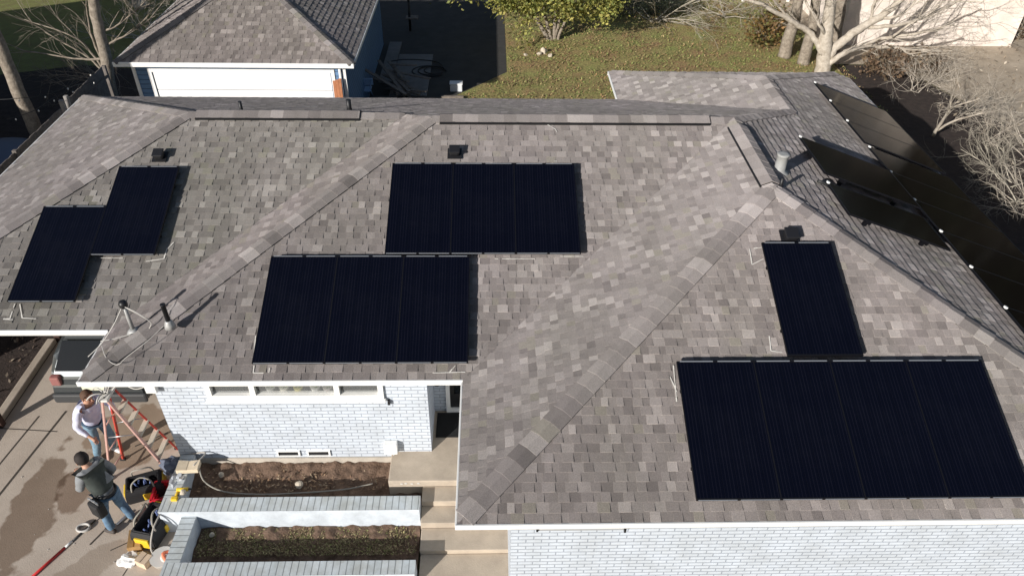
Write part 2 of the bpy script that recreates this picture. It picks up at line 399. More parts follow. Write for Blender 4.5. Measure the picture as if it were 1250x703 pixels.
# chalk marks by the panels
def chalk(sl, pts, w=.015):
    bm = B()
    P_ = [pl(sl, x, y, .02) for x, y in pts]
    for a, b in zip(P_[:-1], P_[1:]):
        n = max(2, int((b-a).length/.06)); d = (b-a).normalized(); s = sl.n.cross(d)*w/2
        for i in range(n):
            if random.random() < .04: continue
            p0 = a.lerp(b, i/n)+sl.n*random.uniform(-.002, .006); p1 = a.lerp(b, (i+1)/n); k = random.uniform(.6, 1.3)
            V = [bm.verts.new(x) for x in (p0-s*k, p1-s*k, p1+s*k, p0+s*k)]; bm.faces.new(V)
    obj('chalk_mark', bm, M['chalk'], roof)
for sl, pts in ((SL['fl'], [(18, 371), (12, 389), (4, 389)]), (SL['fl'], [(24, 371), (27, 388), (44, 389)]), (SL['fl'], [(122, 315), (150, 315)]), (SL['fl'], [(204, 303), (200, 316), (178, 319)]),
                (SL['fl'], [(212, 296), (205, 303)]), (SL['fl'], [(4, 390), (16, 390)]), (SL['fm'], [(310, 446), (309, 455), (328, 455), (329, 449)]), (SL['fm'], [(528, 455), (568, 454)]), (SL['fm'], [(556, 446), (548, 455)]),
                (SL['fm'], [(604, 316), (653, 316)]), (SL['fm'], [(684, 313), (712, 313)]), (SL['fm'], [(312, 410), (309, 440)]), (SL['fr'], [(930, 302), (915, 304), (918, 323), (932, 316)]), (SL['fr'], [(939, 410), (941, 428), (955, 430)]),
                (SL['fr'], [(822, 446), (826, 490)]), (SL['fr'], [(818, 460), (826, 478)]), (SL['fm'], [(676, 197), (680, 197)]), (SL['fm'], [(668, 152), (678, 158), (680, 162)])):
    chalk(sl, pts)
# fascia and gutter strips along the eaves
bm = B()
def fas(x0, y0, x1, y1, out, h=.085, dz=0):
    t = .03
    o = Vector(out)
    a, b = Vector((x0, y0, 0)), Vector((x1, y1, 0)); m = (a+b)/2+o*(t/2+.004); L = (b-a).length
    if abs(x1-x0) > abs(y1-y0): box(bm, (m.x, m.y, EH-h/2+.012+dz), (L, t, h), bev=.006)
    else: box(bm, (m.x, m.y, EH-h/2+.012+dz), (t, L, h), bev=.006)
fas(XL, YC, X0-.02, YC, (0, -1, 0)); fas(X0-.03, YM, X1, YM, (0, -1, 0)); fas(X1-.03, YR, XE, YR, (0, -1, 0))
fas(XL, YC-.03, XL, YB+.03, (-1, 0, 0), .07); fas(X0, YM, X0, YC-.035, (-1, 0, 0), .07, -.02); fas(X1, YR, X1, YM-.035, (-1, 0, 0), .07, -.02)
fas(XL, YB, XW, YB, (0, 1, 0), dz=-.04); fas(XW, YB+.035, XW, YBB, (-1, 0, 0), .08); fas(XW-.03, YBB, X2, YBB, (0, 1, 0), dz=-.04)
obj('fascia', bm, M['white'], house)
bm = B()
box(bm, (XE+.03, (YR+YBB)/2, EH-.16-.07), (.03, YBB-YR, .13)); obj('side_fascia', bm, M['white'], house)
bm = B()   # soffit
OV = .45
WX0, WX1, WYM = -5.37, -1.03, 8.47
RWX, RWY = .27, 5.95
b2(bm, X0+.02, X1-.01, YM+.02, YM+2, EH-.135, EH-.125); b2(bm, X1+.02, X2, YR+.02, YR+2, EH-.135, EH-.125)
b2(bm, XL+.02, X0+.0, YC+.02, YB-.02, EH-.135, EH-.125); b2(bm, X0+.01, X2, YM+2.02, YB-.02, EH-.135, EH-.125)
obj('soffit', bm, M['white'], house)
# walls
bm = B(); X_, Y_, Z_ = Vector((1, 0, 0)), Vector((0, 1, 0)), Vector((0, 0, 1))
ZT = EH-.14
wallrect(bm, (WX0, WYM, .42), X_, Z_, WX1-WX0, ZT-.42, holes=[(.82, 3.64, 1.92-.42, 2.50-.42)])
wallrect(bm, (WX1, WYM, .42), Y_, Z_, .95, ZT-.42)
wallrect(bm, (WX0, 17.6, .0), -Y_, Z_, 17.6-WYM, ZT)
wallrect(bm, (RWX, RWY, 0), X_, Z_, 9.3-RWX, ZT)
wallrect(bm, (RWX, 9.42, 0), -Y_, Z_, 9.42-RWY, ZT)
wallrect(bm, (9.3, RWY, 0), Y_, Z_, 19.5-RWY, ZT)
wallrect(bm, (9.3, 19.5, 0), -X_, Z_, 5.6, ZT); wallrect(bm, (3.7, 17.6, 0), -X_, Z_, 9.07, ZT)
wallrect(bm, (WX1, 9.42, .42), X_, Z_, RWX-WX1, ZT-.42, holes=[(.22, 1.14, .55-.42, 2.55-.42)])
obj('wall', bm, M['brick'], house)
bm = B(); b2(bm, WX0-.01, WX1, WYM-.025, WYM+.1, 0, .418); obj('foundation', bm, M['found'], house)
# strip window
wx0, wx1, wz0, wz1 = WX0+.82, WX0+3.64, 1.92, 2.50
win = None
bm = B(); t = .085
b2(bm, wx0, wx1, WYM-.05, WYM+.06, wz0, wz0+t); b2(bm, wx0, wx1, WYM-.05, WYM+.06, wz1-t, wz1)
for x in (wx0+t/2, wx0+.74, wx0+2.08, wx1-t/2): b2(bm, x-t/2, x+t/2, WYM-.045, WYM+.055, wz0+t+.001, wz1-t-.001)
win = obj('window', bm, M['white'], house)
bm = B(); b2(bm, wx0+.02, wx1-.02, WYM+.02, WYM+.026, wz0+.03, wz1-.03)
pg = mat('window_glass', (.3, .31, .31), .1); pg.node_tree.nodes['Principled BSDF'].inputs['Alpha'].default_value = .22
obj('pane', bm, pg, win)
bm = B(); b2(bm, wx0-.03, wx1+.03, WYM-.09, WYM-.03, wz0-.055, wz0-.004, bev=.008); obj('sill', bm, M['white'], win)
bm = B(); b2(bm, wx0, wx1, WYM+.5, WYM+.55, 1.2, 2.6); b2(bm, wx0, wx1, WYM+.03, WYM+.5, 1.86, 1.9)
obj('inner_ledge', bm, mat('interior', (.1, .09, .08), .9), win)
leafm = mat('pot_leaf', (.12, .2, .04), .7, .4, 10); 
for i, (dx, cc) in enumerate(((.98, (.5, .5, .48)), (1.2, (.7, .68, .6)), (1.43, (.55, .5, .2)), (1.7, (.6, .6, .58)), (1.9, (.45, .42, .4)))):
    t_ = thing('potted_plant', ['dark leafed plant in a grey pot behind the strip window, nearest its left mullion', 'small plant in a cream pot behind the middle window pane',
        'plant in a yellow pot at the centre of the middle pane', 'plant in a pale grey pot right of the yellow one behind glass', 'plant in a taupe pot nearest the right mullion of the strip window'][i], 'plant', (wx0+dx, WYM+.12, 1.9), 'plants on the ledge behind the strip window')
    bm = B(); lathe(bm, (wx0+dx, WYM+.12, 1.902), [(.06, 0), (.08, .14), (.085, .15)], 12); obj('pot', bm, mat('pot', cc, .6), t_)
    bm = B()
    for k in range(30):
        a = random.uniform(0, 6.28); p = Vector((wx0+dx, WYM+.12, 2.04)); q = p+Vector((math.cos(a)*.09, math.sin(a)*.08, random.uniform(.03, .16)))
        s = Vector((-math.sin(a), math.cos(a), .3))*.02; m_ = p.lerp(q, .5)
        bm.faces.new([bm.verts.new(v) for v in (p, m_-s, q, m_+s)])
    obj('foliage', bm, leafm, t_)
# door in the recess
bm = B(); dx0, dx1, DY = WX1+.22, WX1+1.14, 9.42
for a, b, c, d in ((dx0, dx0+.07, .55, 2.55), (dx1-.07, dx1, .55, 2.55), (dx0+.071, dx1-.071, .55, .64), (dx0+.071, dx1-.071, 2.48, 2.55)): b2(bm, a, b, DY-.06, DY+.05, c, d)
door = obj('door', bm, M['white'], house)
bm = B(); b2(bm, dx0+.071, dx1-.071, DY-.01, DY+.03, .64, 2.48); obj('door_leaf', bm, M['door'], door)
bm = B(); b2(bm, dx0+.15, dx1-.15, DY-.018, DY-.012, 1.0, 2.38); obj('door_glass', bm, M['glass_dark'], door)
bm = B(); b2(bm, dx0+.1, dx0+.13, DY-.07, DY-.012, 1.45, 1.6, bev=.008); obj('handle', bm, M['alu'], door)
# foundation vents, trim box above the right window
for i, x in enumerate((-3.5, -2.98)):
    bm = B(); b2(bm, x-.2, x+.2, WYM-.03, WYM+.0, .47, .49); b2(bm, x-.2, x+.2, WYM-.03, WYM, .59, .61); b2(bm, x-.2, x-.17, WYM-.03, WYM, .491, .589); b2(bm, x+.17, x+.2, WYM-.03, WYM, .491, .589)
    f = obj('foundation_vent', bm, M['white'], house)
    bm = B()
    b2(bm, x-.17, x+.17, WYM-.012, WYM-.004, .49, .59); obj('screen', bm, M['vent'], f)
p = atY(657, 647, 5.9); q = atY(760, 652, 5.9)
bm = B(); b2(bm, p.x, q.x, 5.88, 5.948, 2.02, 2.13, bev=.006); lt = obj('lintel', bm, mat('lintel_grey', (.36, .37, .38), .6), house)
bm = B(); b2(bm, p.x-.03, p.x-.002, 5.86, 5.948, 2.03, 2.14); b2(bm, q.x+.002, q.x+.03, 5.86, 5.948, 1.99, 2.08); obj('bracket', bm, M['black'], lt)
bm = B(); b2(bm, -5.45, -5.28, 8.37, 8.465, 2.12, 2.4, bev=.01); obj('junction_box', bm, M['white'], house)
bm = B(); b2(bm, -1.83, -1.60, 8.34, 8.465, .62, .86, bev=.015); ub = obj('utility_box', bm, M['white'], house)
bm = B(); tube(bm, [(-1.68, 8.4, .62), (-1.68, 8.4, .3)], .015); obj('conduit', bm, M['pipe'], ub)
bm = B(); b2(bm, -1.68, -1.64, 8.41, 8.465, 1.78, 1.86); obj('wall_hook', bm, M['black'], house)
bm = B(); b2(bm, -.96, -.86, 8.74, 8.86, 1.9, 2.14, bev=.02)
lathe(bm, (-.9, 8.8, 1.84), [(.03, 0), (.055, .02), (.055, .06)], 10); obj('wall_lamp', bm, M['black'], house)
# carport posts
for Y, cap_ in ((9.6, None), (12.0, None), (14.5, None)):
    bm = B(); b2(bm, -9.22, -9.1, Y-.06, Y+.06, 0, EH-.14, bev=.008); obj('carport_post', bm, M['brownpost'], house)
# service mast with weatherhead and cables
mast = thing('service_mast', 'grey electrical mast with black weatherhead and loose white cables near the roof corner', 'service mast', (-5.6, 8.91, 2.95))
bm = B(); lathe(bm, (-5.6, 8.91, 2.93), [(.11, 0), (.09, .04), (.045, .09)], 14); obj('flashing', bm, M['galv'], mast)
bm = B(); tube(bm, [(-5.6, 8.91, 2.98), (-5.6, 8.91, 3.48)], .032, 10); obj('pole', bm, M['galv'], mast)
bm = B()
lathe(bm, (-5.6, 8.91, 3.44), [(.04, 0), (.06, .02), (.068, .08), (.05, .12), (.02, .13)], 14); obj('weatherhead', bm, M['black'], mast)
bm = B(); G = Vector
hd = G((-5.6, 8.88, 3.5))
tube(bm, smooth_path([hd, (-5.42, 8.85, 3.38), (-5.25, 8.85, 3.2), (-5.3, 8.83, 3.08)]), .007, 6)
tube(bm, smooth_path([hd, (-5.36, 8.8, 3.42), (-5.2, 8.78, 3.25)]), .007, 6)
tube(bm, smooth_path([hd, (-5.75, 8.75, 3.25), (-5.95, 8.6, 3.0), (-6.15, 8.45, 2.85)]), .007, 6)
tube(bm, smooth_path([(-5.58, 8.8, 3.0), (-5.8, 8.72, 2.98), (-6.0, 8.66, 2.98)]), .009, 6)
tube(bm, smooth_path([(-6.0, 8.66, 2.98), (-5.85, 8.4, 2.9), (-5.6, 8.2, 2.92), (-5.45, 8.3, 3.0), (-5.2, 8.5, 3.12), (-5.0, 8.75, 3.22)]), .006, 6)
obj('cable', bm, M['cable'], mast)
bm = B(); tube(bm, smooth_path([(-6.15, 8.45, 2.85), (-6.5, 8.2, 2.6), (-6.9, 7.95, 2.7)]), .009, 6); bm.free()
# ================================================================== SOLAR PANELS
def panel_glass():
    m = bpy.data.materials.new('panel_glass'); m.use_nodes = True; nt = m.node_tree; b = nt.nodes['Principled BSDF']
    b.inputs['Roughness'].default_value = .22; b.inputs['Specular IOR Level'].default_value = .35
    uv = nt.nodes.new('ShaderNodeUVMap'); sp = nt.nodes.new('ShaderNodeSeparateXYZ'); nt.links.new(uv.outputs['UV'], sp.inputs[0])
    def lines(out, period, width):
        a = nt.nodes.new('ShaderNodeMath'); a.operation = 'MODULO'; a.inputs[1].default_value = period; nt.links.new(out, a.inputs[0])
        c = nt.nodes.new('ShaderNodeMath'); c.operation = 'LESS_THAN'; c.inputs[1].default_value = width; nt.links.new(a.outputs[0], c.inputs[0]); return c.outputs[0]
    l1 = lines(sp.outputs['X'], .0455, .011); l2 = lines(sp.outputs['X'], .182, .006)
    r = nt.nodes.new('ShaderNodeMix'); r.data_type = 'RGBA'; r.inputs['A'].default_value = (.0014, .0017, .0055, 1); r.inputs['B'].default_value = (.0065, .0065, .0125, 1)
    gc = nt.nodes.new('ShaderNodeTexCoord'); nz = nt.nodes.new('ShaderNodeTexNoise'); nz.inputs['Scale'].default_value = 1.6; nz.inputs['Detail'].default_value = 7; nz.inputs['Roughness'].default_value = .7
    nt.links.new(gc.outputs['Object'], nz.inputs['Vector']); mu = nt.nodes.new('ShaderNodeMath'); mu.operation = 'MULTIPLY'; nt.links.new(l1, mu.inputs[0]); nt.links.new(nz.outputs['Fac'], mu.inputs[1])
    m3 = nt.nodes.new('ShaderNodeMath'); m3.operation = 'MULTIPLY'; m3.inputs[1].default_value = 1.5; nt.links.new(mu.outputs[0], m3.inputs[0]); nt.links.new(m3.outputs[0], r.inputs['Factor'])
    mr = nt.nodes.new('ShaderNodeMapRange'); mr.inputs['From Min'].default_value = .3; mr.inputs['From Max'].default_value = .7; mr.inputs['To Min'].default_value = .14; mr.inputs['To Max'].default_value = .34
    nt.links.new(nz.outputs['Fac'], mr.inputs['Value']); nt.links.new(mr.outputs['Result'], b.inputs['Roughness'])
    r2 = nt.nodes.new('ShaderNodeMix'); r2.data_type = 'RGBA'; nt.links.new(r.outputs['Result'], r2.inputs['A']); r2.inputs['B'].default_value = (.001, .001, .003, 1)
    nt.links.new(l2, r2.inputs['Factor']); nt.links.new(r2.outputs['Result'], b.inputs['Base Color'])
    return m
M['pglass'] = panel_glass()
M['clip'] = mat('clip_metal', (.3, .32, .35), .5, metal=.4)
M['eglass'] = mat('grazing_glass', (.007, .005, .0045), .12, spec=.5); M['eglass'].node_tree.nodes['Principled BSDF'].inputs['IOR'].default_value = 1.09
GAP = .02
def panel(sl, a0, s0, w, h, label, group, SO=.15, glass=None, rails=True, edge='both', tilt=0):
    """panel whose lower-left corner is at eave coordinate a0 and slope distance s0"""
    k = sl.k; rot = slope_rot(sl)
    base = sl.P(a0+w/2, s0*k, 0)
    t = thing('solar_panel', label, 'solar panel', base, group)
    def bx(bm, ax0, ax1, sx0, sx1, h0, h1, **kw):
        c = sl.P((ax0+ax1)/2, (sx0+sx1)/2*k, (h0+h1)/2); box(bm, c, (abs(ax1-ax0), abs(sx1-sx0), abs(h1-h0)), rot=rot, **kw)
    bm = B(); f = .022
    bx(bm, a0, a0+w, s0, s0+f, SO-.035, SO); bx(bm, a0, a0+w, s0+h-f, s0+h, SO-.035, SO)
    g = .009; bx(bm, a0, a0+g, s0+f, s0+h-f, SO-.034, SO-.003); bx(bm, a0+w-g, a0+w, s0+f, s0+h-f, SO-.034, SO-.003)
    obj('frame', bm, M['frame'], t)
    bm = B(); L = bm.loops.layers.uv.verify()
    q = [(g, f), (w-g, f), (w-g, h-f), (g, h-f)]
    fc = bm.faces.new([bm.verts.new(sl.P(a0+a, (s0+b)*k, SO-.004)) for a, b in q])
    for l, (a, b) in zip(fc.loops, q): l[L].uv = (a, b)
    fc2 = bm.faces.new([bm.verts.new(sl.P(a0+a, (s0+b)*k, SO-.012)) for a, b in q][::-1])
    obj('glass', bm, glass or M['pglass'], t)
    bm = B()
    for s_ in (s0+h*.22, s0+h*.78): bx(bm, a0+.004, a0+w-.004, s_-.02, s_+.02, SO-.085, SO-.036)
    for s_ in (s0+h*.22, s0+h*.78):
        for a_ in (a0+.12, a0+w-.12): bx(bm, a_-.03, a_+.03, s_-.03, s_+.03, .0, SO-.086)
    obj('rail', bm, M['frame'], t)
    if edge in ('both', 'top'):
        for u0, u1 in ((.04, .47), (.53, .96)): bm = B(); bx(bm, a0+w*u0, a0+w*u1, s0+h-.014, s0+h+.002, SO-.012, SO+.003); obj('edge_trim', bm, M['clip'], t)
    if edge in ('both', 'bottom'):
        for u0, u1 in ((.02, .48), (.52, .98)): bm = B(); bx(bm, a0+w*u0, a0+w*u1, s0-.003, s0+.004, SO-.014, SO+.002); obj('edge_trim', bm, M['clip'], t)
    return t
PWD, PH = 1.0795, 1.9334
nth = ['first', 'second', 'third', 'fourth', 'fifth']
fmA = lambda x: x-X0   # eave coordinate of a front slope (u = +x)
for i in range(3):
    panel(SL['fm'], -3.585+i*1.08-X0, .217, PWD, PH, ['left end panel of the lower array of three above the strip window', 'middle panel of the lower array of three above the strip window', 'right end panel of the lower array of three above the strip window'][i], 'panels of the lower middle array')
for i in range(3):
    panel(SL['fm'], -1.744+i*1.08-X0, 2.202, PWD, PH, ['left end panel of the upper array of three just below the long ridge', 'middle panel of the upper array of three just below the long ridge', 'right end panel of the upper array of three just below the long ridge'][i], 'panels of the upper middle array')
for i in range(4):
    panel(SL['fr'], 2.5855+i*1.08-X1, .23, PWD, PH, [n+' panel from the left in the row of four on the front wing' for n in nth][i], 'panels in the row of four')
panel(SL['fr'], 4.169-X1, 2.24, PWD, PH, 'single black panel standing above the row of four, below a dark roof vent', 'solar panels on the front slopes', edge='top')
panel(SL['fl'], -6.767-XL, 1.366, PWD, PH, 'upper one of the two stepped panels over the carport, by the roof vent', 'stepped panels over the carport')
panel(SL['fl'], -7.84-XL, .452, PWD, PH, 'lower one of the two stepped panels over the carport, nearest its white eave', 'stepped panels over the carport')
# panels on the east slope: eave coordinate of 'ea' runs along u = (d.y,-d.x) = (0,1)
ea = SL['ea']
def east(y0, y1, xa, xb, label, SO=.15, tilt=0):
    s0 = (X2-xb)/ea.k; s1 = (X2-xa)/ea.k
    t = panel(ea, y0-YR, s0, y1-y0, s1-s0, label, 'panels on the east slope', SO=SO, glass=M['eglass'], edge='none')
    bm = B(); c = ea.P(y1-.05-YR, s1*ea.k, SO+.012); box(bm, c, (.05, .05, .035), rot=slope_rot(ea), bev=.006)
    obj('clip', bm, M['white'], t)
    return t
east(11.52, 12.92, 5.85, 7.86, 'dark panel at the top of the striped slope beside the grey flue pipe', SO=.2)
east(10.18, 11.2, 5.78, 7.76, 'lower of the two dark panels set above the long row, nearest the front hip', SO=.17)
ys = [17.47-1.06*i for i in range(3)]+[14.1-1.06*i for i in range(6)]
for i, y in enumerate(ys):
    lab = ['farthest panel of the long row at the striped slope eave', 'second farthest panel of the long row at the striped slope eave', 'third farthest panel of the long row, just before its gap'][i] if i < 3 else \
        'panel %s in the long eave row of the striped slope' % ['next after the gap', 'two after the gap', 'three after the gap', 'four after the gap', 'five after the gap', 'by the picture edge'][i-3]
    east(y-1.05, y, 7.95, 10.02, lab)
# loose leaves and debris in the gap of the east panels
bm = B()
for k in range(9):
    p = ea.P(11.36-YR+random.uniform(-.08, .08), (X2-random.uniform(5.9, 7.6)), .03+.03); s = random.uniform(.03, .07)
    box(bm, p, (s, s*.8, s*.5), rot=Matrix.Rotation(random.uniform(0, 3), 3, 'Z'), bev=.005)
tag(obj('roof_debris', bm, mat('debris', (.4, .38, .34), .9)), 'pale litter caught between the two upper dark panels on the striped slope', 'debris', kind='stuff')
bm = B()
tube(bm, [ea.P(11.3-YR, X2-x, .06+.03*math.sin(x*9)) for x in [5.7+.1*i for i in range(21)]], .028, 6)
tag(obj('cable_run', bm, M['dcable']), 'thick black cable lying in the gap between the two upper panels', 'cable')
exec_after = True
# ================================================================== GROUND
def sheet(name, pts, z, m, kind='structure', sub=0):
    bm = B(); bm.faces.new([bm.verts.new((x, y, z)) for x, y in pts]); 
    o = obj(name, bm, m); tag(o, kind=kind); return o
def lawn_mat():
    m = mat('lawn', (.26, .29, .09), .98, .3, .9, .8, 60, col2=(.33, .21, .11))
    nt = m.node_tree; b = nt.nodes['Principled BSDF']
    tc = nt.nodes['Texture Coordinate']; n = nt.nodes.new('ShaderNodeTexNoise'); n.inputs['Scale'].default_value = 14; n.inputs['Detail'].default_value = 5
    nt.links.new(tc.outputs['Object'], n.inputs['Vector'])
    rp = nt.nodes.new('ShaderNodeValToRGB'); rp.color_ramp.elements[0].position = .38; rp.color_ramp.elements[1].position = .62
    rp.color_ramp.elements[0].color = (.6, .6, .55, 1); rp.color_ramp.elements[1].color = (1.4, 1.35, 1.25, 1); nt.links.new(n.outputs['Fac'], rp.inputs['Fac'])
    old = b.inputs['Base Color'].links[0].from_socket
    mx = nt.nodes.new('ShaderNodeMix'); mx.data_type = 'RGBA'; mx.blend_type = 'MULTIPLY'; mx.inputs['Factor'].default_value = 1
    nt.links.new(old, mx.inputs['A']); nt.links.new(rp.outputs['Color'], mx.inputs['B']); nt.links.new(mx.outputs['Result'], b.inputs['Base Color'])
    return m
M['lawn'] = lawn_mat()
M['greenlawn'] = mat('green_lawn', (.2, .22, .06), .98, .3, 2.5, 1.0, 40, col2=(.16, .14, .05))
sheet('ground', [(-400, -300), (400, -300), (400, 600), (-400, 600)], -.02, mat('land', (.12, .1, .055), .98, .3, .3, .6, 10, col2=(.08, .075, .035)))
sheet('lawn', [(-4, 18), (13.2, 18), (13.2, 36), (-4, 40)], 0, M['lawn'])
sheet('side_lawn', [(-40, 14), (-11.9, 14), (-11.9, 60), (-40, 60)], 0, M['greenlawn'])
sheet('side_shade', [(-40, 12), (-11.6, 12), (-11.6, 26.5), (-15, 27), (-19, 25.5), (-40, 24)], .005, M['soil_and_shade'])  # dark sheet over the side lawn, its shade put into the ground colour
sheet('side_yard_soil', [(9.3, 4), (18, 4), (18.5, 18), (15.5, 27.5), (13.2, 27.5), (13.2, 18), (9.3, 18)], .004, M['soil_and_shade'])
sheet('bare_ground', [(13.2, 27.6), (15.6, 27.6), (18.6, 18), (18.1, 4), (60, 4), (60, 60), (13.2, 60)], .003, mat('bare_earth', (.46, .39, .3), .98, .2, 1.2, .7, 20, col2=(.34, .28, .21)))
sheet('dirt_strip', [(-16, 2), (-9.15, 2), (-9.15, 18), (-16, 18)], .004, M['soil_and_shade'])
# driveway with wet stain
dm = mat('driveway_concrete', (.52, .445, .37), .92, .25, 1.1, .25, 60, col2=(.42, .35, .285))
nt = dm.node_tree; b = nt.nodes['Principled BSDF']; tc = nt.nodes['Texture Coordinate']
def stain(b, cx, cy, rx, ry, ang, strength, dark):
    old = b.inputs['Base Color'].links[0].from_socket
    mp = nt.nodes.new('ShaderNodeMapping'); mp.vector_type = 'TEXTURE'
    mp.inputs['Location'].default_value = (cx, cy, 0); mp.inputs['Rotation'].default_value = (0, 0, ang); mp.inputs['Scale'].default_value = (rx, ry, 1)
    nz = nt.nodes.new('ShaderNodeTexNoise'); nz.inputs['Scale'].default_value = 2.2; nz.inputs['Detail'].default_value = 3
    nt.links.new(tc.outputs['Object'], nz.inputs['Vector']); nt.links.new(tc.outputs['Object'], mp.inputs['Vector'])
    ln = nt.nodes.new('ShaderNodeVectorMath'); ln.operation = 'LENGTH'; nt.links.new(mp.outputs['Vector'], ln.inputs[0])
    a = nt.nodes.new('ShaderNodeMath'); a.operation = 'MULTIPLY_ADD'; a.inputs[1].default_value = 1.5; nt.links.new(nz.outputs['Fac'], a.inputs[0]); nt.links.new(ln.outputs['Value'], a.inputs[2])
    rp = nt.nodes.new('ShaderNodeValToRGB'); rp.color_ramp.elements[0].position = 0; rp.color_ramp.elements[0].color = (0, 0, 0, 1); rp.color_ramp.elements[1].position = 1
    mr = nt.nodes.new('ShaderNodeMapRange'); mr.inputs['From Min'].default_value = 1.72; mr.inputs['From Max'].default_value = 1.6; nt.links.new(a.outputs[0], mr.inputs['Value'])
    mx = nt.nodes.new('ShaderNodeMix'); mx.data_type = 'RGBA'; mx.blend_type = 'MULTIPLY'; mx.inputs['B'].default_value = (*dark, 1)
    m2 = nt.nodes.new('ShaderNodeMath'); m2.operation = 'MULTIPLY'; m2.inputs[1].default_value = strength; nt.links.new(mr.outputs['Result'], m2.inputs[0])
    nt.links.new(m2.outputs[0], mx.inputs['Factor']); nt.links.new(old, mx.inputs['A']); nt.links.new(mx.outputs['Result'], b.inputs['Base Color'])
a_, b_ = at(78, 545, 0), at(0, 715, 0); s1 = (a_+b_)/2; d_ = b_-a_; stain(b, s1.x, s1.y, d_.length*.5, .42, math.atan2(d_.y, d_.x), 1, (.5, .44, .39))
s1 = at(88, 598, 0); stain(b, s1.x, s1.y, .36, .5, R(20), 1, (.52, .45, .4))
s1 = at(110, 690, 0); stain(b, s1.x, s1.y, .7, .3, R(40), .6, (.6, .55, .5))
s1 = at(165, 535, 0); stain(b, s1.x, s1.y, .9, .8, R(20), .8, (.55, .45, .36))
drive = sheet('driveway', [(-9.15, -2), (.3, -2), (.3, 5.0), (-4.6, 5.2), (-4.6, 8.5), (-5.36, 8.5), (-5.36, 17), (-9.15, 17)], .008, dm)
bm = B()
def strip(bm, p, q, w, z):
    p, q = Vector((p.x, p.y, z)), Vector((q.x, q.y, z)); s = Vector((-(q-p).y, (q-p).x, 0)).normalized()*w/2
    n = 14
    for i in range(n):
        a, c = p.lerp(q, i/n), p.lerp(q, (i+1)/n)
        bm.faces.new([bm.verts.new(v) for v in (a-s, c-s, c+s, a+s)])
for pa, pb, w in (((-30, 603), (48, 508), .03), ((-6, 611), (81, 502), .04), ((0, 523), (70, 527), .02), ((110, 665), (135, 640), .03), ((135, 672), (172, 655), .02), ((150, 703), (190, 640), .015), ((165, 545), (205, 528), .03)):
    strip(bm, at(*pa, 0), at(*pb, 0), w, .0115)
jn = obj('driveway_line', bm, M['dline']); jn.parent = drive  # thin dark lines laid over the driveway concrete
bm = B(); b2(bm, -9.32, -9.16, 3, 9.5, 0, .12, bev=.02); b2(bm, -9.32, -9.16, 9.7, 11.9, 0, .13, bev=.02); b2(bm, -9.32, -9.16, 12.1, 14.4, 0, .13, bev=.02)
tag(obj('kerb', bm, M['concrete']), kind='structure')
# dark ground beside the garage: its shadow put into the sheet's outline and colour
sheet('shade_patio', [(-11, 19), (-1.6, 19), (-1.3, 24.4), (.6, 26.6), (.6, 38), (-11, 38)], .006, mat('shade_patio', (.05, .047, .042), .9, .2, 2, .2, 40))
s = [at(488, 80, 0), at(530, 108, 0)]
bm = B(); b2(bm, -3.5, -2.2, 24.4, 28.2, .0, .05, bev=.01); b2(bm, -4.0, -3.52, 25.5, 29.5, .0, .05, bev=.01)
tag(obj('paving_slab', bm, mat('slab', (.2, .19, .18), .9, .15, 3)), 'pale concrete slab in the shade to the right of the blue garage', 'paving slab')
# planters
brk = [mat('smooth_painted_wall', (.58, .63, .68), .8, .16, 3, .3, 30), M['rowlock']]
def planter(name, label, x0, x1, y0, y1, yback, z0, zt, soilz, sdrop, wend=.24):
    t = thing(name, label, 'planter', (x0, y0, z0), 'terraced brick planters')
    bm = B(); uvbox(bm, x0, x1, y0, y1, z0, zt, 0, 1); obj('front_wall', bm, brk, t)
    bm = B(); uvbox(bm, x0, x0+wend, y1+.002, yback, z0, zt-.002, 0, 1); obj('end_wall', bm, brk, t)
    # lumpy soil bed
    bm = B(); nx, ny = 90, 22; V = []
    for j in range(ny+1):
        for i in range(nx+1):
            x = x0+wend+(x1-x0-wend)*i/nx; y = y1+(yback-y1)*j/ny
            V.append(bm.verts.new((x, y, soilz-sdrop*(1-j/ny)**1.5+.05*noise.noise(Vector((x*3, y*3, 1)))+.045*noise.noise(Vector((x*9, y*9, 5))))))
    for j in range(ny):
        for i in range(nx): bm.faces.new((V[j*(nx+1)+i], V[j*(nx+1)+i+1], V[(j+1)*(nx+1)+i+1], V[(j+1)*(nx+1)+i]))
    obj('soil_bed', bm, M['soil'], t, smooth=True)
    return t
p1 = planter('brick_planter', 'upper pale brick planter holding bare brown soil against the house wall', -5.33, -1.16, 7.28, 7.55, 8.44, 0, .55, .31, .2)
p2 = planter('brick_planter', 'lower pale brick planter with weedy soil, in front of the upper one', -4.98, -1.16, 6.22, 6.46, 7.275, -.01, .43, .13, .1)
# weeds, dead leaves and twigs on the soil
def litter(name, label, x0, x1, y0, y1, z, n, cols, smin=.02, smax=.06, up=.03, cat='leaves'):
    bm = B(); col = bm.loops.layers.float_color.new('Col')
    for k in range(n):
        p = Vector((random.uniform(x0, x1), random.uniform(y0, y1), z+random.uniform(0, up))); s = random.uniform(smin, smax)
        if noise.noise(p*1.3) < random.uniform(-.5, .2) or (name == 'lawn_leaves' and p.x < .65 and p.y > 24.3+(p.x+1.3)): continue
        a = Vector([random.uniform(-1, 1), random.uniform(-1, 1), random.uniform(-.5, .7)]).normalized(); c = a.cross(Vector((random.uniform(-.4, .4), random.uniform(-.4, .4), 1))).normalized()
        f = bm.faces.new([bm.verts.new(p+v) for v in (-a*s, c*s*.4, a*s, -c*s*.4)])
        cc = random.choice(cols); j = random.uniform(.7, 1.3)
        for l in f.loops: l[col] = (cc[0]*j, cc[1]*j, cc[2]*j, 1)
    m = mat(name, (.2, .2, .1), .9, attr=True, vary=.0)
    o = obj(name, bm, m); tag(o, label, cat, kind='stuff'); return o
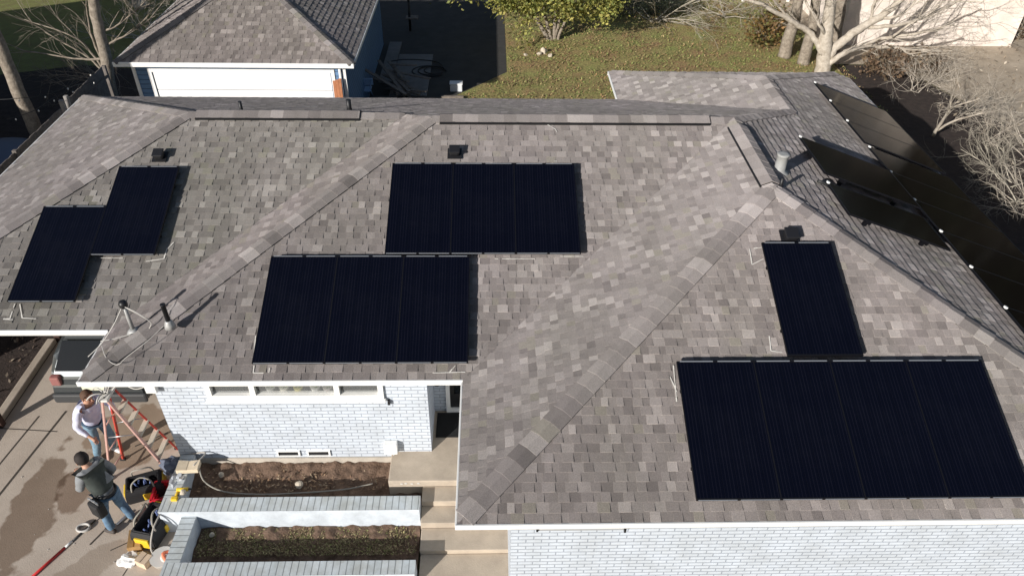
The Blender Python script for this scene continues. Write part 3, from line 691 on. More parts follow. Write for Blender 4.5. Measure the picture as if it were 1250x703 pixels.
litter('dead_leaves', 'brown dead leaves and stems lying on the upper planter soil', -5.0, -1.25, 7.85, 8.4, .27, 1100, [(.2, .12, .07), (.3, .2, .12), (.12, .07, .04), (.32, .24, .16)], .012, .045)
litter('weeds', 'dry green and straw weeds growing over the lower planter soil', -4.7, -1.2, 6.75, 7.25, .11, 9000, [(.2, .21, .07), (.36, .31, .16), (.2, .14, .08), (.3, .22, .13), (.13, .09, .05)], .008, .028, .03)
litter('lawn_leaves', 'brown fallen leaves scattered over the sunlit back lawn', -1.5, 13.5, 23.2, 36, .02, 42000, [(.34, .2, .1), (.4, .3, .15), (.28, .3, .1), (.24, .28, .08), (.2, .22, .07), (.2, .13, .07)], .02, .06, .05)
litter('shade_leaves', 'dark leaf litter on the bare ground beside the carport', -12.5, -9.4, 6, 13, .02, 1200, [(.1, .07, .05), (.06, .04, .03), (.2, .16, .12)], .03, .07, .03)
litter('side_leaves', 'dry leaves strewn over the bare ground by the twiggy bushes', 15.5, 30, 12, 34, .02, 5000, [(.4, .33, .25), (.3, .24, .17), (.46, .4, .31), (.2, .16, .12)], .04, .12, .08)
bm = B(); bm.free()
for i, (x, y, r_) in enumerate(((-4.62, 8.17, .05), (-3.25, 7.95, .07), (-4.5, 7.1, .04), (-5.02, 7.62, .045))):
    bm = B(); bmesh.ops.create_icosphere(bm, subdivisions=2, radius=r_, matrix=Matrix.Translation((x, y, .34 if y > 7.5 and i < 2 else (.19 if i == 2 else .6))))
    for v in bm.verts: v.co += Vector([noise.noise(v.co*14+Vector((k*7, 0, 0)))*.02 for k in range(3)])
    tag(obj('stone', bm, mat('stone', (.55, .48, .38), .9, .2, 9)), ['pale stone on the soil near the left end of the upper planter', 'pale triangular stone at the middle of the upper planter bed', 'small grey stone in the lower planter shade', 'small stone lying on the upper planter corner'][i], 'stone')
# landing and steps
steps = thing('entry_steps', 'tan concrete landing and steps going down from the dark front door', 'steps', (-1.1, 7, 0))
bm = B(); b2(bm, -1.72, RWX-.004, 7.84, 9.41, .02, .55, bev=.015); obj('landing', bm, M['step'], steps)
for i, (y0, y1, z, xa) in enumerate(((7.53, 7.838, .415, -1.15), (7.2, 7.528, .29, -1.15), (6.78, 7.198, .17, -1.14), (6.3, 6.778, .08, -1.13))):
    bm = B(); b2(bm, xa, RWX+.02 if i > 1 else RWX-.004, y0, y1, .0, z, bev=.012); obj('step', bm, M['step'], steps)
sheet('walkway', [(-1.12, 2), (.28, 2), (.28, 6.29), (-1.12, 6.29)], .02, M['step'])
bm = B(); b2(bm, -.98, RWX-.1, 8.77, 9.35, .553, .568, bev=.004); tag(obj('doormat', bm, mat('mat_black', (.012, .012, .012), .98)), 'black doormat in front of the recessed front door', 'doormat')
bm = B()   # faint white marks on the landing's riser
for k, x in enumerate((-1.5, -1.43, -1.33, -1.22)):
    b2(bm, x-.02, x+.02, 7.832, 7.838, .47+.01*(k % 2), .5+.01*(k % 2))
mk = obj('paint_mark', bm, M['chalk'], steps)
# ================================================================== GARAGE
gar = thing('garage', 'blue detached garage with a white door, white corner trim and a hip shingle roof', 'garage', (-7.36, 21, 0))
GX0, GX1, GY0, GY1, GE, GT = -10.64, -3.93, 20.75, 29.6, 2.6, .47
gs = dict(f=Slope((GX0, GY0, GE), (0, 1), GT), b=Slope((GX1, GY1, GE), (0, -1), GT), w=Slope((GX0, GY0, GE), (1, 0), GT), e=Slope((GX1, GY0, GE), (-1, 0), GT))
hx = (GX1-GX0)/2; gcx = (GX0+GX1)/2; gy, gy2 = GY0+hx, GY1-hx
bm, dk = B(), B()
shingle(bm, dk, gs['f'], [(GX0, GY0), (GX1, GY0), (gcx, gy)], (1.0, .97, .94), cx=.16)
shingle(bm, dk, gs['w'], [(GX0, GY0), (gcx, gy), (gcx, gy2), (GX0, GY1)], (1, .97, .95), cx=.16)
shingle(bm, dk, gs['e'], [(GX1, GY0), (GX1, GY1), (gcx, gy2), (gcx, gy)], cx=.16, h=(.005, .011))
shingle(bm, dk, gs['b'], [(GX0, GY1), (gcx, gy2), (GX1, GY1)], cx=.2)
gz = GE+GT*hx
for a, s1_, s2_ in (((GX0, GY0, GE), 'f', 'w'), ((GX1, GY0, GE), 'f', 'e')): caps(bm, a, (gcx, gy, gz), gs[s1_], gs[s2_], hw=.13, h=.007)
caps(bm, (gcx, gy, gz), (gcx, gy2, gz), gs['e'], gs['w'], hw=.13, h=.007)
groof = obj('roof', bm, M['shingle'], gar); obj('roof_deck', dk, M['deck'], groof)
bm = B(); b2(bm, GX0-.03, GX1+.03, GY0-.035, GY0-.004, GE-.12, GE+.01); b2(bm, GX0-.035, GX0-.004, GY0, GY1, GE-.11, GE+.0); b2(bm, GX1+.004, GX1+.035, GY0, GY1, GE-.11, GE)
obj('fascia', bm, M['white'], gar)
bm = B(); b2(bm, GX0+.02, GX1-.02, GY0+.02, GY1-.02, GE-.13, GE-.12); obj('soffit', bm, M['white'], gar)
wx_0, wx_1, wy = GX0+.32, GX1-.3, GY0+.32
dxa, dxb = atY(188, 95, wy).x, atY(404, 95, wy).x
siding = brick_mat('blue_siding', (.13, .24, .41), (.12, .225, .39), (.05, .09, .16), 40, .14, .01, .08, .01)
bm = B()
wallrect(bm, (wx_0, wy, 0), X_, Z_, wx_1-wx_0, GE-.12, holes=[(dxa-wx_0, dxb-wx_0, 0, 2.2)]); wallrect(bm, (wx_1, wy, 0), Y_, Z_, GY1-.3-wy, GE-.12)
wallrect(bm, (wx_0, GY1-.3, 0), -Y_, Z_, GY1-.3-wy, GE-.12); wallrect(bm, (wx_1, GY1-.3, 0), -X_, Z_, wx_1-wx_0, GE-.12)
obj('wall', bm, siding, gar)
bm = B()
for i in range(4): b2(bm, dxa+.004, dxb-.004, wy+.006, wy+.04, .01+i*.55, .545+i*.55, bev=.01)
gd = obj('garage_door', bm, mat('door_white', (.86, .86, .86), .5), gar)
bm = B()
for x in (dxa-.12, dxb+.02): b2(bm, x, x+.1, wy-.03, wy-.004, 0, 2.3)
b2(bm, dxa-.015, dxb+.015, wy-.03, wy-.004, 2.2, 2.3); obj('casing', bm, M['white'], gd)
bm = B()
for x in (wx_0-.02, wx_1-.08): bm = B(); b2(bm, x, x+.1, wy-.028, wy-.003, 0, GE-.13); obj('corner_trim', bm, M['white'], gar)
bm = B(); tube(bm, [(wx_1-.14, wy-.07, GE-.2), (wx_1-.14, wy-.07, .15), (wx_1-.14, wy-.2, .06)], .04, 8); obj('downspout', bm, M['white'], gar)
t = thing('board_stack', 'reddish brown boards leaning upright at the right edge of the white garage door', 'boards', (dxb+.2, wy-.2, 0))
for i in range(3):
    bm = B(); box(bm, (dxb+.1+.09*i, wy-.16-.03*i, 1.0+.02*i), (.08, .04, 2.0+.05*i), rot=Matrix.Rotation(-.07, 3, 'X'), bev=.004); obj('board', bm, mat('red_board', (.42, .17, .08), .8, .2, 8), t)
# clutter in the shade at the garage's right side
t = thing('lumber_pile', 'dark heap of old boards lying against the right side of the blue garage', 'lumber pile', (-3.3, 24, 0))
for i in range(16):
    bm = B(); a = random.uniform(-.5, .7)+.6; L = random.uniform(.9, 2.2)
    box(bm, (-3.35+random.uniform(-.35, .5), 24.5+random.uniform(-.6, .9), .08+.045*i), (.12, L, .035), rot=Matrix.Rotation(a, 3, 'Z') @ Matrix.Rotation(random.uniform(-.25, .25), 3, 'X'), bev=.004)
    obj('board', bm, M['wood'], t)
t = thing('folding_chair', 'pale blue folding chair leaning in the corner at the garage front', 'chair', (-3.95, 23.4, 0))
px0 = at(442, 112, .4)
for k, (a, b_) in enumerate((((-.15, 0, 0), (.1, .1, .8)), ((.15, 0, 0), (.35, .1, .8)), ((-.1, .35, 0), (-.05, -.05, .5)), ((.3, .35, 0), (.3, -.05, .5)))):
    bm = B(); tube(bm, [Vector(a)+Vector((px0.x, px0.y, 0)), Vector(b_)+Vector((px0.x, px0.y, 0))], .018, 6); obj('leg', bm, mat('chair_blue', (.3, .42, .58), .5), t)
bm = B(); box(bm, (px0.x+.1, px0.y+.1, .45), (.4, .4, .03), bev=.01); obj('seat', bm, mat('seat_blue', (.35, .5, .68), .6), t)
bm = B(); box(bm, (px0.x+.2, px0.y+.12, .7), (.36, .03, .25), rot=Matrix.Rotation(.15, 3, 'X'), bev=.01); obj('backrest', bm, mat('back_blue', (.4, .52, .68), .6), t)
bm = B(); c = at(524, 88, .03)
for k in range(3):
    pts = [c+Vector((math.cos(a)*(.62-.12*k)+.1*k, math.sin(a)*(.5-.07*k), .03+.02*k)) for a in [i*.35 for i in range(17)]]
    tube(bm, smooth_path(pts, 3), .022, 6)
tube(bm, smooth_path([c+Vector((.6, .1, .03)), c+Vector((.2, .9, .03)), c+Vector((-.9, 1.1, .03)), c+Vector((-1.5, .9, .03))]), .022, 6)
tag(obj('garden_hose', bm, M['rubber']), 'black garden hose coiled on the pale slab right of the garage', 'hose')
t = thing('storage_box', 'small white lidded box alone on the shaded ground behind the ridge', 'box', at(557, 107, 0))
c = at(557, 106, .15); bm = B(); box(bm, (c.x, c.y, .14), (.42, .26, .26), bev=.02); obj('body', bm, mat('box_white', (.7, .72, .74), .5), t)
bm = B(); box(bm, (c.x, c.y, .29), (.46, .3, .04), bev=.015); obj('lid', bm, M['white'], t)
bm = B(); a, b_ = at(538, 118, .1), at(566, 117, .1); b2(bm, a.x, b_.x, a.y-.06, a.y+.06, 0, .12, bev=.01); tag(obj('timber_edging', bm, M['wood']), 'low grey timber lying along the lawn edge of the dark ground', 'timber')
t = thing('bird_feeder', 'dark post with a small tray standing in the shade behind the garage', 'bird feeder', at(501, 35, 0))
c = at(501, 38, 0); bm = B(); tube(bm, [c, c+Vector((0, 0, 1.3))], .05, 8); obj('post', bm, M['black'], t)
bm = B(); box(bm, c+Vector((.1, 0, .55)), (.5, .4, .05), bev=.01); obj('tray', bm, M['wood'], t)
bm = B(); box(bm, c+Vector((0, 0, 1.32)), (.4, .4, .06), bev=.02); obj('roof', bm, M['wood'], t)
# ================================================================== FENCE, TUB, LIGHTS
fx = -11.85
fn = thing('board_fence', 'grey weathered board fence running beside the left roof edge', 'fence', (fx, 19, 0))
def fence_run(y0, y1, h=1.8):
    n = int((y1-y0)/.145)
    for i in range(n):
        pass
    bm = B()
    for i in range(n): b2(bm, fx-.012, fx+.012, y0+i*.145, y0+i*.145+.138, .05, h-random.uniform(0, .03), bev=.003)
    obj('boards', bm, M['fencewood'], fn)
    for z in (.4, 1.5):
        bm = B(); b2(bm, fx+.013, fx+.05, y0, y1, z-.04, z+.04); obj('rail', bm, M['fencewood'], fn)
fence_run(9.5, 19.6); fence_run(20.0, 22.4, 1.85)
for y in (9.5, 12, 14.5, 17, 19.66, 19.95, 22.45):
    bm = B(); b2(bm, fx-.055, fx+.055, y-.05, y+.05, 0, 1.95 if 19.5 < y < 20.2 else 1.82, bev=.01); obj('post', bm, mat('post_pale', (.3, .28, .26), .8) if 19.5 < y < 20.2 else M['fencewood'], fn)
c = at(8, 190, .9)
t = thing('covered_tub', 'round tub under a dark blue cover behind the board fence', 'tub', (c.x-.3, c.y, 0))
bm = B(); lathe(bm, (c.x-.35, c.y, 0), [(1.05, 0), (1.05, .8)], 32); obj('side', bm, mat('tub_side', (.08, .08, .09), .6), t)
bm = B(); lathe(bm, (c.x-.35, c.y, .8), [(1.12, 0), (1.14, .06), (1.05, .11), (.6, .17), (.1, .19)], 32); obj('cover', bm, mat('cover_blue', (.06, .085, .15), .45), t)
def strand(lab, pts):
    P_ = smooth_path([at(x, y, z) for x, y, z in pts], 8)
    t = thing('string_lights', lab, 'string lights', P_[0], 'string lights over the left yard')
    bm = B(); tube(bm, P_, .008, 5); obj('cable', bm, M['dcable'], t)
    for p in P_[3::7]:
        bm = B(); lathe(bm, p-Vector((0, 0, .09)), [(.01, 0), (.02, .015), (.02, .03), (.01, .05)], 8); obj('bulb', bm, mat('bulb', (.75, .73, .68), .3), t)
strand('upper string of small bulbs from the left tree to the pale trunk', [(-10, 122, 2.3), (14, 121, 2.3), (50, 117, 2.3), (82, 106, 2.3), (112, 88, 2.3)])
strand('lower sagging string of small bulbs over the board fence', [(8, 146, 2.1), (40, 136, 2.1), (62, 122, 2.1), (88, 110, 2.1), (116, 98, 2.1)])
# ================================================================== TREES
def limb(bm, pts, r0, r1, n=7, wob=.0, k=5):
    P_ = smooth_path(pts, k)
    for i in range(1, len(P_)-1): P_[i] = P_[i]+Vector([random.uniform(-wob, wob) for _ in range(3)])
    rr = [r0+(r1-r0)*i/(len(P_)-1) for i in range(len(P_))]
    tube(bm, P_, rr, n); return P_, rr
def twigs(bm, p, d, L, r, depth, spread=.7, droop=0, n=4):
    d = Vector(d).normalized(); pts = [Vector(p)]; cur = d.copy(); m = 4
    for i in range(m):
        cur = (cur+Vector([random.uniform(-.22, .22) for _ in range(3)])+Vector((0, 0, droop))).normalized(); pts.append(pts[-1]+cur*L/m)
    tube(bm, pts, [r*(1-.6*i/m) for i in range(m+1)], 5 if r > .012 else 3, caps=False)
    if depth:
        for k in range(n):
            t = random.uniform(.25, 1); i = min(m-1, int(t*m)); q = pts[i].lerp(pts[i+1], t*m-i)
            nd = (cur+Vector([random.uniform(-spread, spread) for _ in range(3)])).normalized()
            twigs(bm, q, nd, L*random.uniform(.45, .7), r*.5, depth-1, spread, droop, n)
def leaves(bm, c, rad, n, s=(.05, .1), cl=10, csz=.35):
    col = bm.loops.layers.float_color.get('Col') or bm.loops.layers.float_color.new('Col')
    c = Vector(c)
    for k in range(n//cl):
        while True:
            v = Vector([random.uniform(-1, 1) for _ in range(3)])
            if v.length < 1 and (v.length > .35 or random.random() < .3): break
        if noise.noise((c+v*2)*.9) < -.12: continue
        q = c+Vector((v.x*rad[0], v.y*rad[1], v.z*rad[2])); j = random.choice((.55, .8, 1, 1.25)); hue = random.random()
        for i in range(cl):
            p = q+Vector([random.gauss(0, csz) for _ in range(3)])*.5; a = Vector([random.uniform(-1, 1) for _ in range(3)]).normalized(); b_ = a.orthogonal().normalized(); z = random.uniform(*s)*random.choice((.6, 1, 1, 1.5))
            f = bm.faces.new([bm.verts.new(p+w) for w in (-a*z, b_*z*.6, a*z, -b_*z*.6)])
            cc = LC[0] if hue < .5 else (LC[1] if hue < .85 else LC[2])
            for l in f.loops: l[col] = (cc[0]*j, cc[1]*j, cc[2]*j, 1)
LC = [(.4, .39, .1), (.22, .25, .07), (.5, .44, .14)]
def leafmat(name):
    m = mat(name, (.2, .2, .1), .7, attr=True); nt = m.node_tree; b = nt.nodes['Principled BSDF']
    tr = nt.nodes.new('ShaderNodeBsdfTranslucent'); ms = nt.nodes.new('ShaderNodeMixShader'); ms.inputs[0].default_value = .35
    nt.links.new(b.inputs['Base Color'].links[0].from_socket, tr.inputs['Color'])
    out = nt.nodes['Material Output']; nt.links.new(b.outputs[0], ms.inputs[1]); nt.links.new(tr.outputs[0], ms.inputs[2]); nt.links.new(ms.outputs[0], out.inputs['Surface']); return m
M['leaf'] = leafmat('leaf')
def PY(Y, *pts): return [atY(x, y, Y+(k[0] if k else 0)) for x, y, *k in pts]
# pale bare trunk by the garage (A)
t = thing('bare_tree', 'pale bare tree whose trunk rises between the board fence and the garage roof', 'tree', (-12.4, 23.4, 0), 'bare trees at the left')
bm = B(); P_, rr = limb(bm, PY(23.0, (141, 150), (137, 120), (127, 62), (115, 8), (108, -60, .4), (98, -150, 1)), .2, .12, 12, .015)
tube(bm, [(P_[0].x, P_[0].y, 0), P_[0]], .21, 12)
obj('trunk', bm, M['bark'], t, smooth=True)
bm = B()
for a, b_, c_ in (((128, 88), (100, 65), (55, 40)), ((126, 84), (95, 48), (30, 24)), ((128, 80), (110, 40), (105, 5)), ((126, 72), (90, 72), (20, 60)), ((122, 60), (150, 45), (190, 20)), ((121, 40), (145, 30), (175, 5)), ((130, 90), (115, 96), (90, 92))):
    P_, rr = limb(bm, PY(23.0, a, b_, c_), .045, .012, 6, .02)
    for p in P_[3::2]: twigs(bm, p, (P_[-1]-P_[0]).normalized()+Vector((0, random.uniform(-.6, .3), .3)), random.uniform(.8, 1.5), .013, 2, .8, n=3)
for k in range(16):
    p = atY(112-k*.6, 5-k*12, 23.2); a = random.uniform(0, 6.28); twigs(bm, p, (math.cos(a), math.sin(a), .8), random.uniform(1.5, 3), .05, 3, .6, n=4)
obj('crown', bm, M['bark'], t, smooth=True)
# trunk B
t = thing('bare_tree', 'thick bare trunk at the left edge, shaded in its lower half', 'tree', (-13.4, 20, 0), 'bare trees at the left')
bm = B(); P_, rr = limb(bm, PY(20.0, (50, 175), (42, 155), (22, 110), (2, 62), (-22, 0), (-60, -90)), .2, .14, 12, .015)
tube(bm, [(P_[0].x, P_[0].y, 0), P_[0]], .21, 12); obj('trunk', bm, M['bark'], t, smooth=True)
bm = B()
for k in range(16):
    p = P_[-1]+Vector((0, 0, k*.3)); a = random.uniform(0, 6.28); twigs(bm, p, (math.cos(a), math.sin(a), .8), random.uniform(1.5, 3), .05, 3, .6, n=4)
tube(bm, [P_[-1], P_[-1]+Vector((0, 0, 5))], [.14, .04], 8)
obj('crown', bm, M['bark'], t, smooth=True)
# unseen tree added farther left to throw a shadow band on the garage roof
t = thing('bare_tree', 'unseen bare tree added beyond the board fence to shade the garage roof', 'tree', (-15.2, 15.2, 0), 'bare trees at the left')
bm = B(); limb(bm, [(-15.2, 15.2, 0), (-15.2, 15.3, 3), (-15.0, 15.3, 6), (-15.1, 15.4, 9)], .42, .3, 10, .03); obj('trunk', bm, M['bark'], t, smooth=True)
bm = B()
for k in range(8):
    a = random.uniform(2, 5); twigs(bm, (-15.1, 15.3, 8.2+k*.1), (math.cos(a), math.sin(a), .9), 1.6, .06, 2, .6, n=3)
obj('crown', bm, M['bark'], t, smooth=True)
# stub trunk C and brush by the fence corner
t = thing('bare_tree', 'short bare trunk at the top edge above the twiggy brush', 'tree', (-15.8, 33.5, 0), 'bare trees at the left')
bm = B(); limb(bm, PY(33.5, (178, 10), (170, 5), (163, -8), (150, -60)), .28, .15, 10, .02); obj('trunk', bm, M['palebark'], t, smooth=True)
bm = B()
for k in range(10): twigs(bm, atY(155, -40-k*6, 33.5), (random.uniform(-1, 1), random.uniform(-1, 1), .8), 2.2, .05, 3, n=4)
obj('crown', bm, M['palebark'], t, smooth=True)
def shrub(lab, px, py, z0, n, L, m, spread=.8, name='bare_shrub', cat='shrub', grp='bare twiggy shrubs', r=.025, up=.7, depth=3, nn=4):
    c = at(px, py, 0)+Vector((0, 0, z0)); t = thing(name, lab, cat, c, grp); bm = B()
    for k in range(n):
        a = random.uniform(0, 6.28); twigs(bm, c+Vector((random.uniform(-.2, .2), random.uniform(-.2, .2), 0)), (math.cos(a), math.sin(a), up*random.uniform(.5, 1.6)), L*random.uniform(.6, 1.2), r, depth, spread, n=nn)
    obj('branches', bm, m, t, smooth=True); return t
shrub('tangled grey brush between the pale trunk and the garage roof corner', 172, 46, 0, 9, 1.9, M['twig'])
shrub('dark bare brush behind the fence end beside the garage', 128, 100, 0, 7, 1.6, M['bark'])
shrub('bare grey shrub sprawling below the yellow leafed tree on the right', 800, 26, 0, 9, 2.6, M['twig'], up=.35)
shrub('grey bare shrub at the far lawn edge left of the pale forked tree', 880, 20, 0, 8, 2.4, M['twig'], up=.35)
for px, py, L, lab in ((1118, 112, 1.3, 'pale twiggy shrub nearest the shaded roof corner'), (1176, 140, 1.5, 'pale twiggy shrub with a thick forked stem beside the dark side yard'),
                       (1235, 226, 1.5, 'pale twiggy shrub on the sunlit edge of the side yard'), (1268, 268, 1.7, 'twiggy shrub lowest on the right picture edge'),
                       (1252, 176, 1.5, 'pale shrub between the forked shrub and the picture edge'),
                       (1206, 176, 1.1, 'low twiggy shrub just right of the forked one'), (1243, 250, 1.3, 'bushy pale shrub hanging over the shaded side yard at the right'), (1150, 104, 1.2, 'small twiggy shrub behind the forked one'), (1264, 215, 1.5, 'pale shrub half cut off by the right picture edge')):
    shrub(lab, px, py, 0, 8, L, M['palebark'] if px % 2 == 0 else M['twig'], spread=.9, r=.018, nn=4)
t = thing('fallen_limb', 'white forked branch standing out of the twiggy shrubs over the dark side yard', 'branch', at(1140, 172, 0))
bm = B()
for pts, r in ((((1139, 166, 0.2), (1150, 148, .9), (1160, 133, 1.5)), .06), (((1160, 133, 1.5), (1175, 127, 1.9), (1196, 121, 2.2)), .035), (((1160, 133, 1.5), (1161, 123, 1.8), (1163, 116, 2.0)), .03), (((1143, 160, .4), (1165, 148, 1.0), (1200, 138, 1.5)), .045)):
    P_, rr = limb(bm, [at(*p) for p in pts], r, r*.5, 6, .01)
    for p in P_[2::2]: twigs(bm, p, (P_[-1]-P_[0]), .8, .012, 2, .9, n=4)
obj('branches', bm, M['palebark'], t, smooth=True)
# pale forked tree at the upper right
t = thing('bare_tree', 'pale forked bare tree with long low limbs behind the rear roof wing', 'tree', at(1006, 90, 0), 'bare trees behind the house')
Yt = 26.6
bm = B(); base = at(1004, 92, 0)
limb(bm, [base+Vector((0, 0, -.1))]+PY(Yt, (1006, 70), (1009, 40), (1014, 5), (1018, -50), (1025, -140)), .3, .12, 12, .02)
limb(bm, PY(Yt, (1006, 78), (1018, 60), (1040, 42), (1075, 20), (1110, -10), (1150, -60)), .2, .08, 9, .03)
obj('trunk', bm, M['palebark'], t, smooth=True)
bm = B()
for pts, r in (((((1004, 66), (990, 42), (962, 24), (930, 6), (890, -8))), .13), ((((975, 30), (955, 14), (938, -8))), .07), ((((1008, 82, -.1), (1030, 66), (1062, 57), (1105, 60), (1150, 63))), .12),
               ((((1030, 64), (1075, 48), (1125, 40), (1165, 30))), .08), ((((1040, 44), (1060, 30), (1066, 8), (1080, -20))), .08), ((((1060, 34), (1100, 30), (1150, 12), (1190, -10))), .08), ((((1010, 50), (1000, 30), (985, 5), (975, -20))), .07),
               ((((1075, 24), (1095, 20), (1110, 10), (1130, -15))), .06), ((((1100, 60), (1115, 68), (1140, 70))), .05), ((((1090, 46), (1110, 30), (1128, 22), (1160, -5))), .05)):
    P_, rr = limb(bm, [atY(x, y, Yt+(k[0] if k else random.uniform(-.4, .4))) for x, y, *k in pts], r, r*.35, 7, .025)
    for p in P_[4::2]: twigs(bm, p, (P_[-1]-P_[0]).normalized()+Vector((0, random.uniform(-1, .6), random.uniform(-.2, .7))), random.uniform(.8, 1.8), .018, 2, .8, n=4)
for k in range(16):
    a = random.uniform(0, 6.28); twigs(bm, atY(1016, -20-8*k, Yt), (math.cos(a), math.sin(a), .8), 2.5, .05, 3, .6, n=4)
obj('crown', bm, M['palebark'], t, smooth=True)
for lab, pts, r, m in (('first of two leaning brown trunks beyond the lawn, left of the forked tree', ((957, 70), (962, 50), (970, 25), (976, -5), (985, -60), (990, -150)), .26, 'bark'), ('second leaning brown trunk, close behind the forked tree', ((980, 78), (985, 60), (993, 30), (996, -5), (1000, -60), (1004, -150)), .24, 'bark'),
                       ('dark upright trunk behind the pale forked tree and before the pale wall', ((1018, 62), (1022, 35), (1028, 0), (1034, -60), (1040, -130)), .24, 'bark')):
    Y_ = at(pts[0][0], pts[0][1], 0).y
    t = thing('bare_tree', lab, 'tree', at(pts[0][0], pts[0][1], 0), 'bare trees behind the house'); bm = B(); P_, rr = limb(bm, PY(Y_, *pts), r, r*.5, 10, .02)
    obj('trunk', bm, M['bark'], t, smooth=True); bm = B()
    for k in range(12): a = random.uniform(0, 6.28); twigs(bm, P_[-1-k % 8]+Vector((0, 0, .2)), (math.cos(a), math.sin(a), .9), 2.2, .045, 3, .6, n=4)
    obj('crown', bm, M['bark'], t, smooth=True)
# yellow-green multi-stemmed tree
t = thing('leafy_tree', 'yellow green multi stemmed tree at the far edge of the lawn', 'tree', at(674, 49, 0))
bm = B(); Yy = at(674, 49, 0).y
for pts, r in ((((672, 52), (662, 35), (650, 15), (640, -10)), .1), (((674, 52), (669, 34), (665, 15), (662, -20)), .08), (((677, 52), (677, 32), (679, 12), (682, -20)), .085), (((680, 52), (686, 35), (695, 18), (712, -8)), .07), (((675, 52), (681, 34), (684, 18), (690, -10)), .07)):
    P_, rr = limb(bm, PY(Yy, *pts), r, r*.5, 8, .015)
    for k in range(3): twigs(bm, P_[-1-k], (random.uniform(-1, 1), random.uniform(-.8, .8), 1), 2.2, .04, 2, n=4)
obj('trunk', bm, M['bark'], t, smooth=True)
bm = B()
for x, y, dy, rad, n in ((590, -34, -.6, (1.6, 1.2, 1.0), 5200), (640, -22, -.6, (1.3, 1.2, 1.1), 4600), (690, -24, -.8, (1.4, 1.2, 1.1), 4600), (735, -16, -.4, (1.4, 1.3, .9), 4200), (650, 8, -.7, (.5, .5, .5), 700), (637, 40, -.9, (.28, .3, .55), 260), (690, 12, -.8, (.6, .5, .35), 900), (725, 16, -.5, (.8, .6, .4), 1100), (680, -80, .2, (3, 2.4, 1.4), 7000), (560, -20, -.2, (.9, .8, .6), 1500), (610, 2, -1, (.5, .5, .35), 700)):
    leaves(bm, atY(x, y, Yy+dy), rad, n, (.035, .075))
obj('crown', bm, M['leaf'], t)
LC = [(.24, .15, .05), (.2, .2, .06), (.34, .2, .08)]
t = thing('leafy_shrub', 'rusty brown shrub at the lawn edge left of the leaning trunks', 'shrub', at(935, 62, 0)); c = at(935, 55, 0)
bm = B(); leaves(bm, c+Vector((0, 0, .7)), (.9, .7, .7), 2600, (.04, .08)); obj('foliage', bm, M['leaf'], t)
bm = B()
for k in range(6): twigs(bm, c, (random.uniform(-1, 1), random.uniform(-1, 1), 1.4), 1.4, .02, 2)
obj('branches', bm, M['bark'], t)
for lab, px, py, rad, n in (('brown leafy brush between the forked tree and the pale wall', 1078, 92, (.9, .7, .45), 2200), ('low brown brush at the far end of the dark side yard', 1122, 88, (.9, .6, .4), 1800), ('dark reddish brush at the corner of the pale stucco wall', 1243, 48, (1.0, .9, 1.3), 3000)):
    LC = [(.2, .13, .08), (.14, .1, .06), (.3, .22, .14)]; t = thing('leafy_shrub', lab, 'shrub', at(px, py, 0)); c = at(px, py, 0)
    bm = B(); leaves(bm, c+Vector((0, 0, rad[2]*.9)), rad, n, (.03, .07)); obj('foliage', bm, M['leaf'], t); bm = B()
    for k in range(6): twigs(bm, c, (random.uniform(-1, 1), random.uniform(-1, 1), 1.2), rad[2]*1.6, .02, 2)
    obj('branches', bm, M['twig'], t)
LC = [(.16, .18, .12), (.2, .2, .15), (.12, .14, .08)]
t = thing('leafy_shrub', 'grey green low shrub under the twigs at the far side of the lawn', 'shrub', at(785, 24, 0)); c = at(785, 18, 0)
bm = B(); leaves(bm, c+Vector((0, 0, .5)), (2.0, .8, .6), 3600, (.03, .07)); obj('foliage', bm, M['leaf'], t)
# pale stones at the tree foot
for i, (x, y, s_) in enumerate(((658, 67, .1), (664, 65, .13), (671, 69, .08), (643, 68, .07))):
    c = at(x, y, 0); bm = B(); bmesh.ops.create_icosphere(bm, subdivisions=2, radius=s_, matrix=Matrix.Translation(c+Vector((0, 0, s_*.5))))
    for v in bm.verts: v.co += Vector([noise.noise(v.co*5+Vector((k*7, 0, 0)))*.09 for k in range(3)])
    tag(obj('stone', bm, mat('stone_pale', (.5, .43, .34), .95, .3, 12, .6, 20)), ['left of the clustered pale stones below the multi stemmed tree', 'largest of the clustered pale stones below the multi stemmed tree', 'rightmost of the pale stones below the multi stemmed tree', 'pale stone lying apart at the shadow edge left of the others'][i], 'stone', 'stones at the tree foot')
# ================================================================== NEIGHBOURS
nb = thing('neighbouring_house', 'pale stucco house behind the forked bare tree', 'house', (17, 31, 0))
A_, Bq = at(1030, 62, 0), at(1232, 56, 0); bm = B()
b2(bm, A_.x, Bq.x, A_.y+.6, A_.y+9, 0, 3.2); obj('wall', bm, M['pale'], nb)
bm = B(); b2(bm, A_.x-.4, Bq.x+.4, A_.y+.2, A_.y+9.4, 3.2, 3.34); obj('fascia', bm, M['white'], nb)
dk = B(); bm = B(); s_ = Slope((A_.x-.45, A_.y+.15, 3.36), (0, 1), .35); shingle(bm, dk, s_, [(A_.x-.45, A_.y+.15), (Bq.x+.45, A_.y+.15), (Bq.x+.45, A_.y+4.8), (A_.x-.45, A_.y+4.8)], cx=.25, wr=(.3, .6))
s2 = Slope((Bq.x+.45, A_.y+9.45, 3.36), (0, -1), .35); shingle(bm, dk, s2, [(A_.x-.45, A_.y+4.8), (Bq.x+.45, A_.y+4.8), (Bq.x+.45, A_.y+9.45), (A_.x-.45, A_.y+9.45)], cx=.25, wr=(.3, .6))
r_ = obj('roof', bm, M['shingle'], nb); obj('roof_deck', dk, M['deck'], r_)
shade_house = thing('neighbouring_house', 'unseen house added left of the board fence to shade the side yard', 'house', (-22, 16, 0))  # unseen house, placed to throw shade over the left back yard
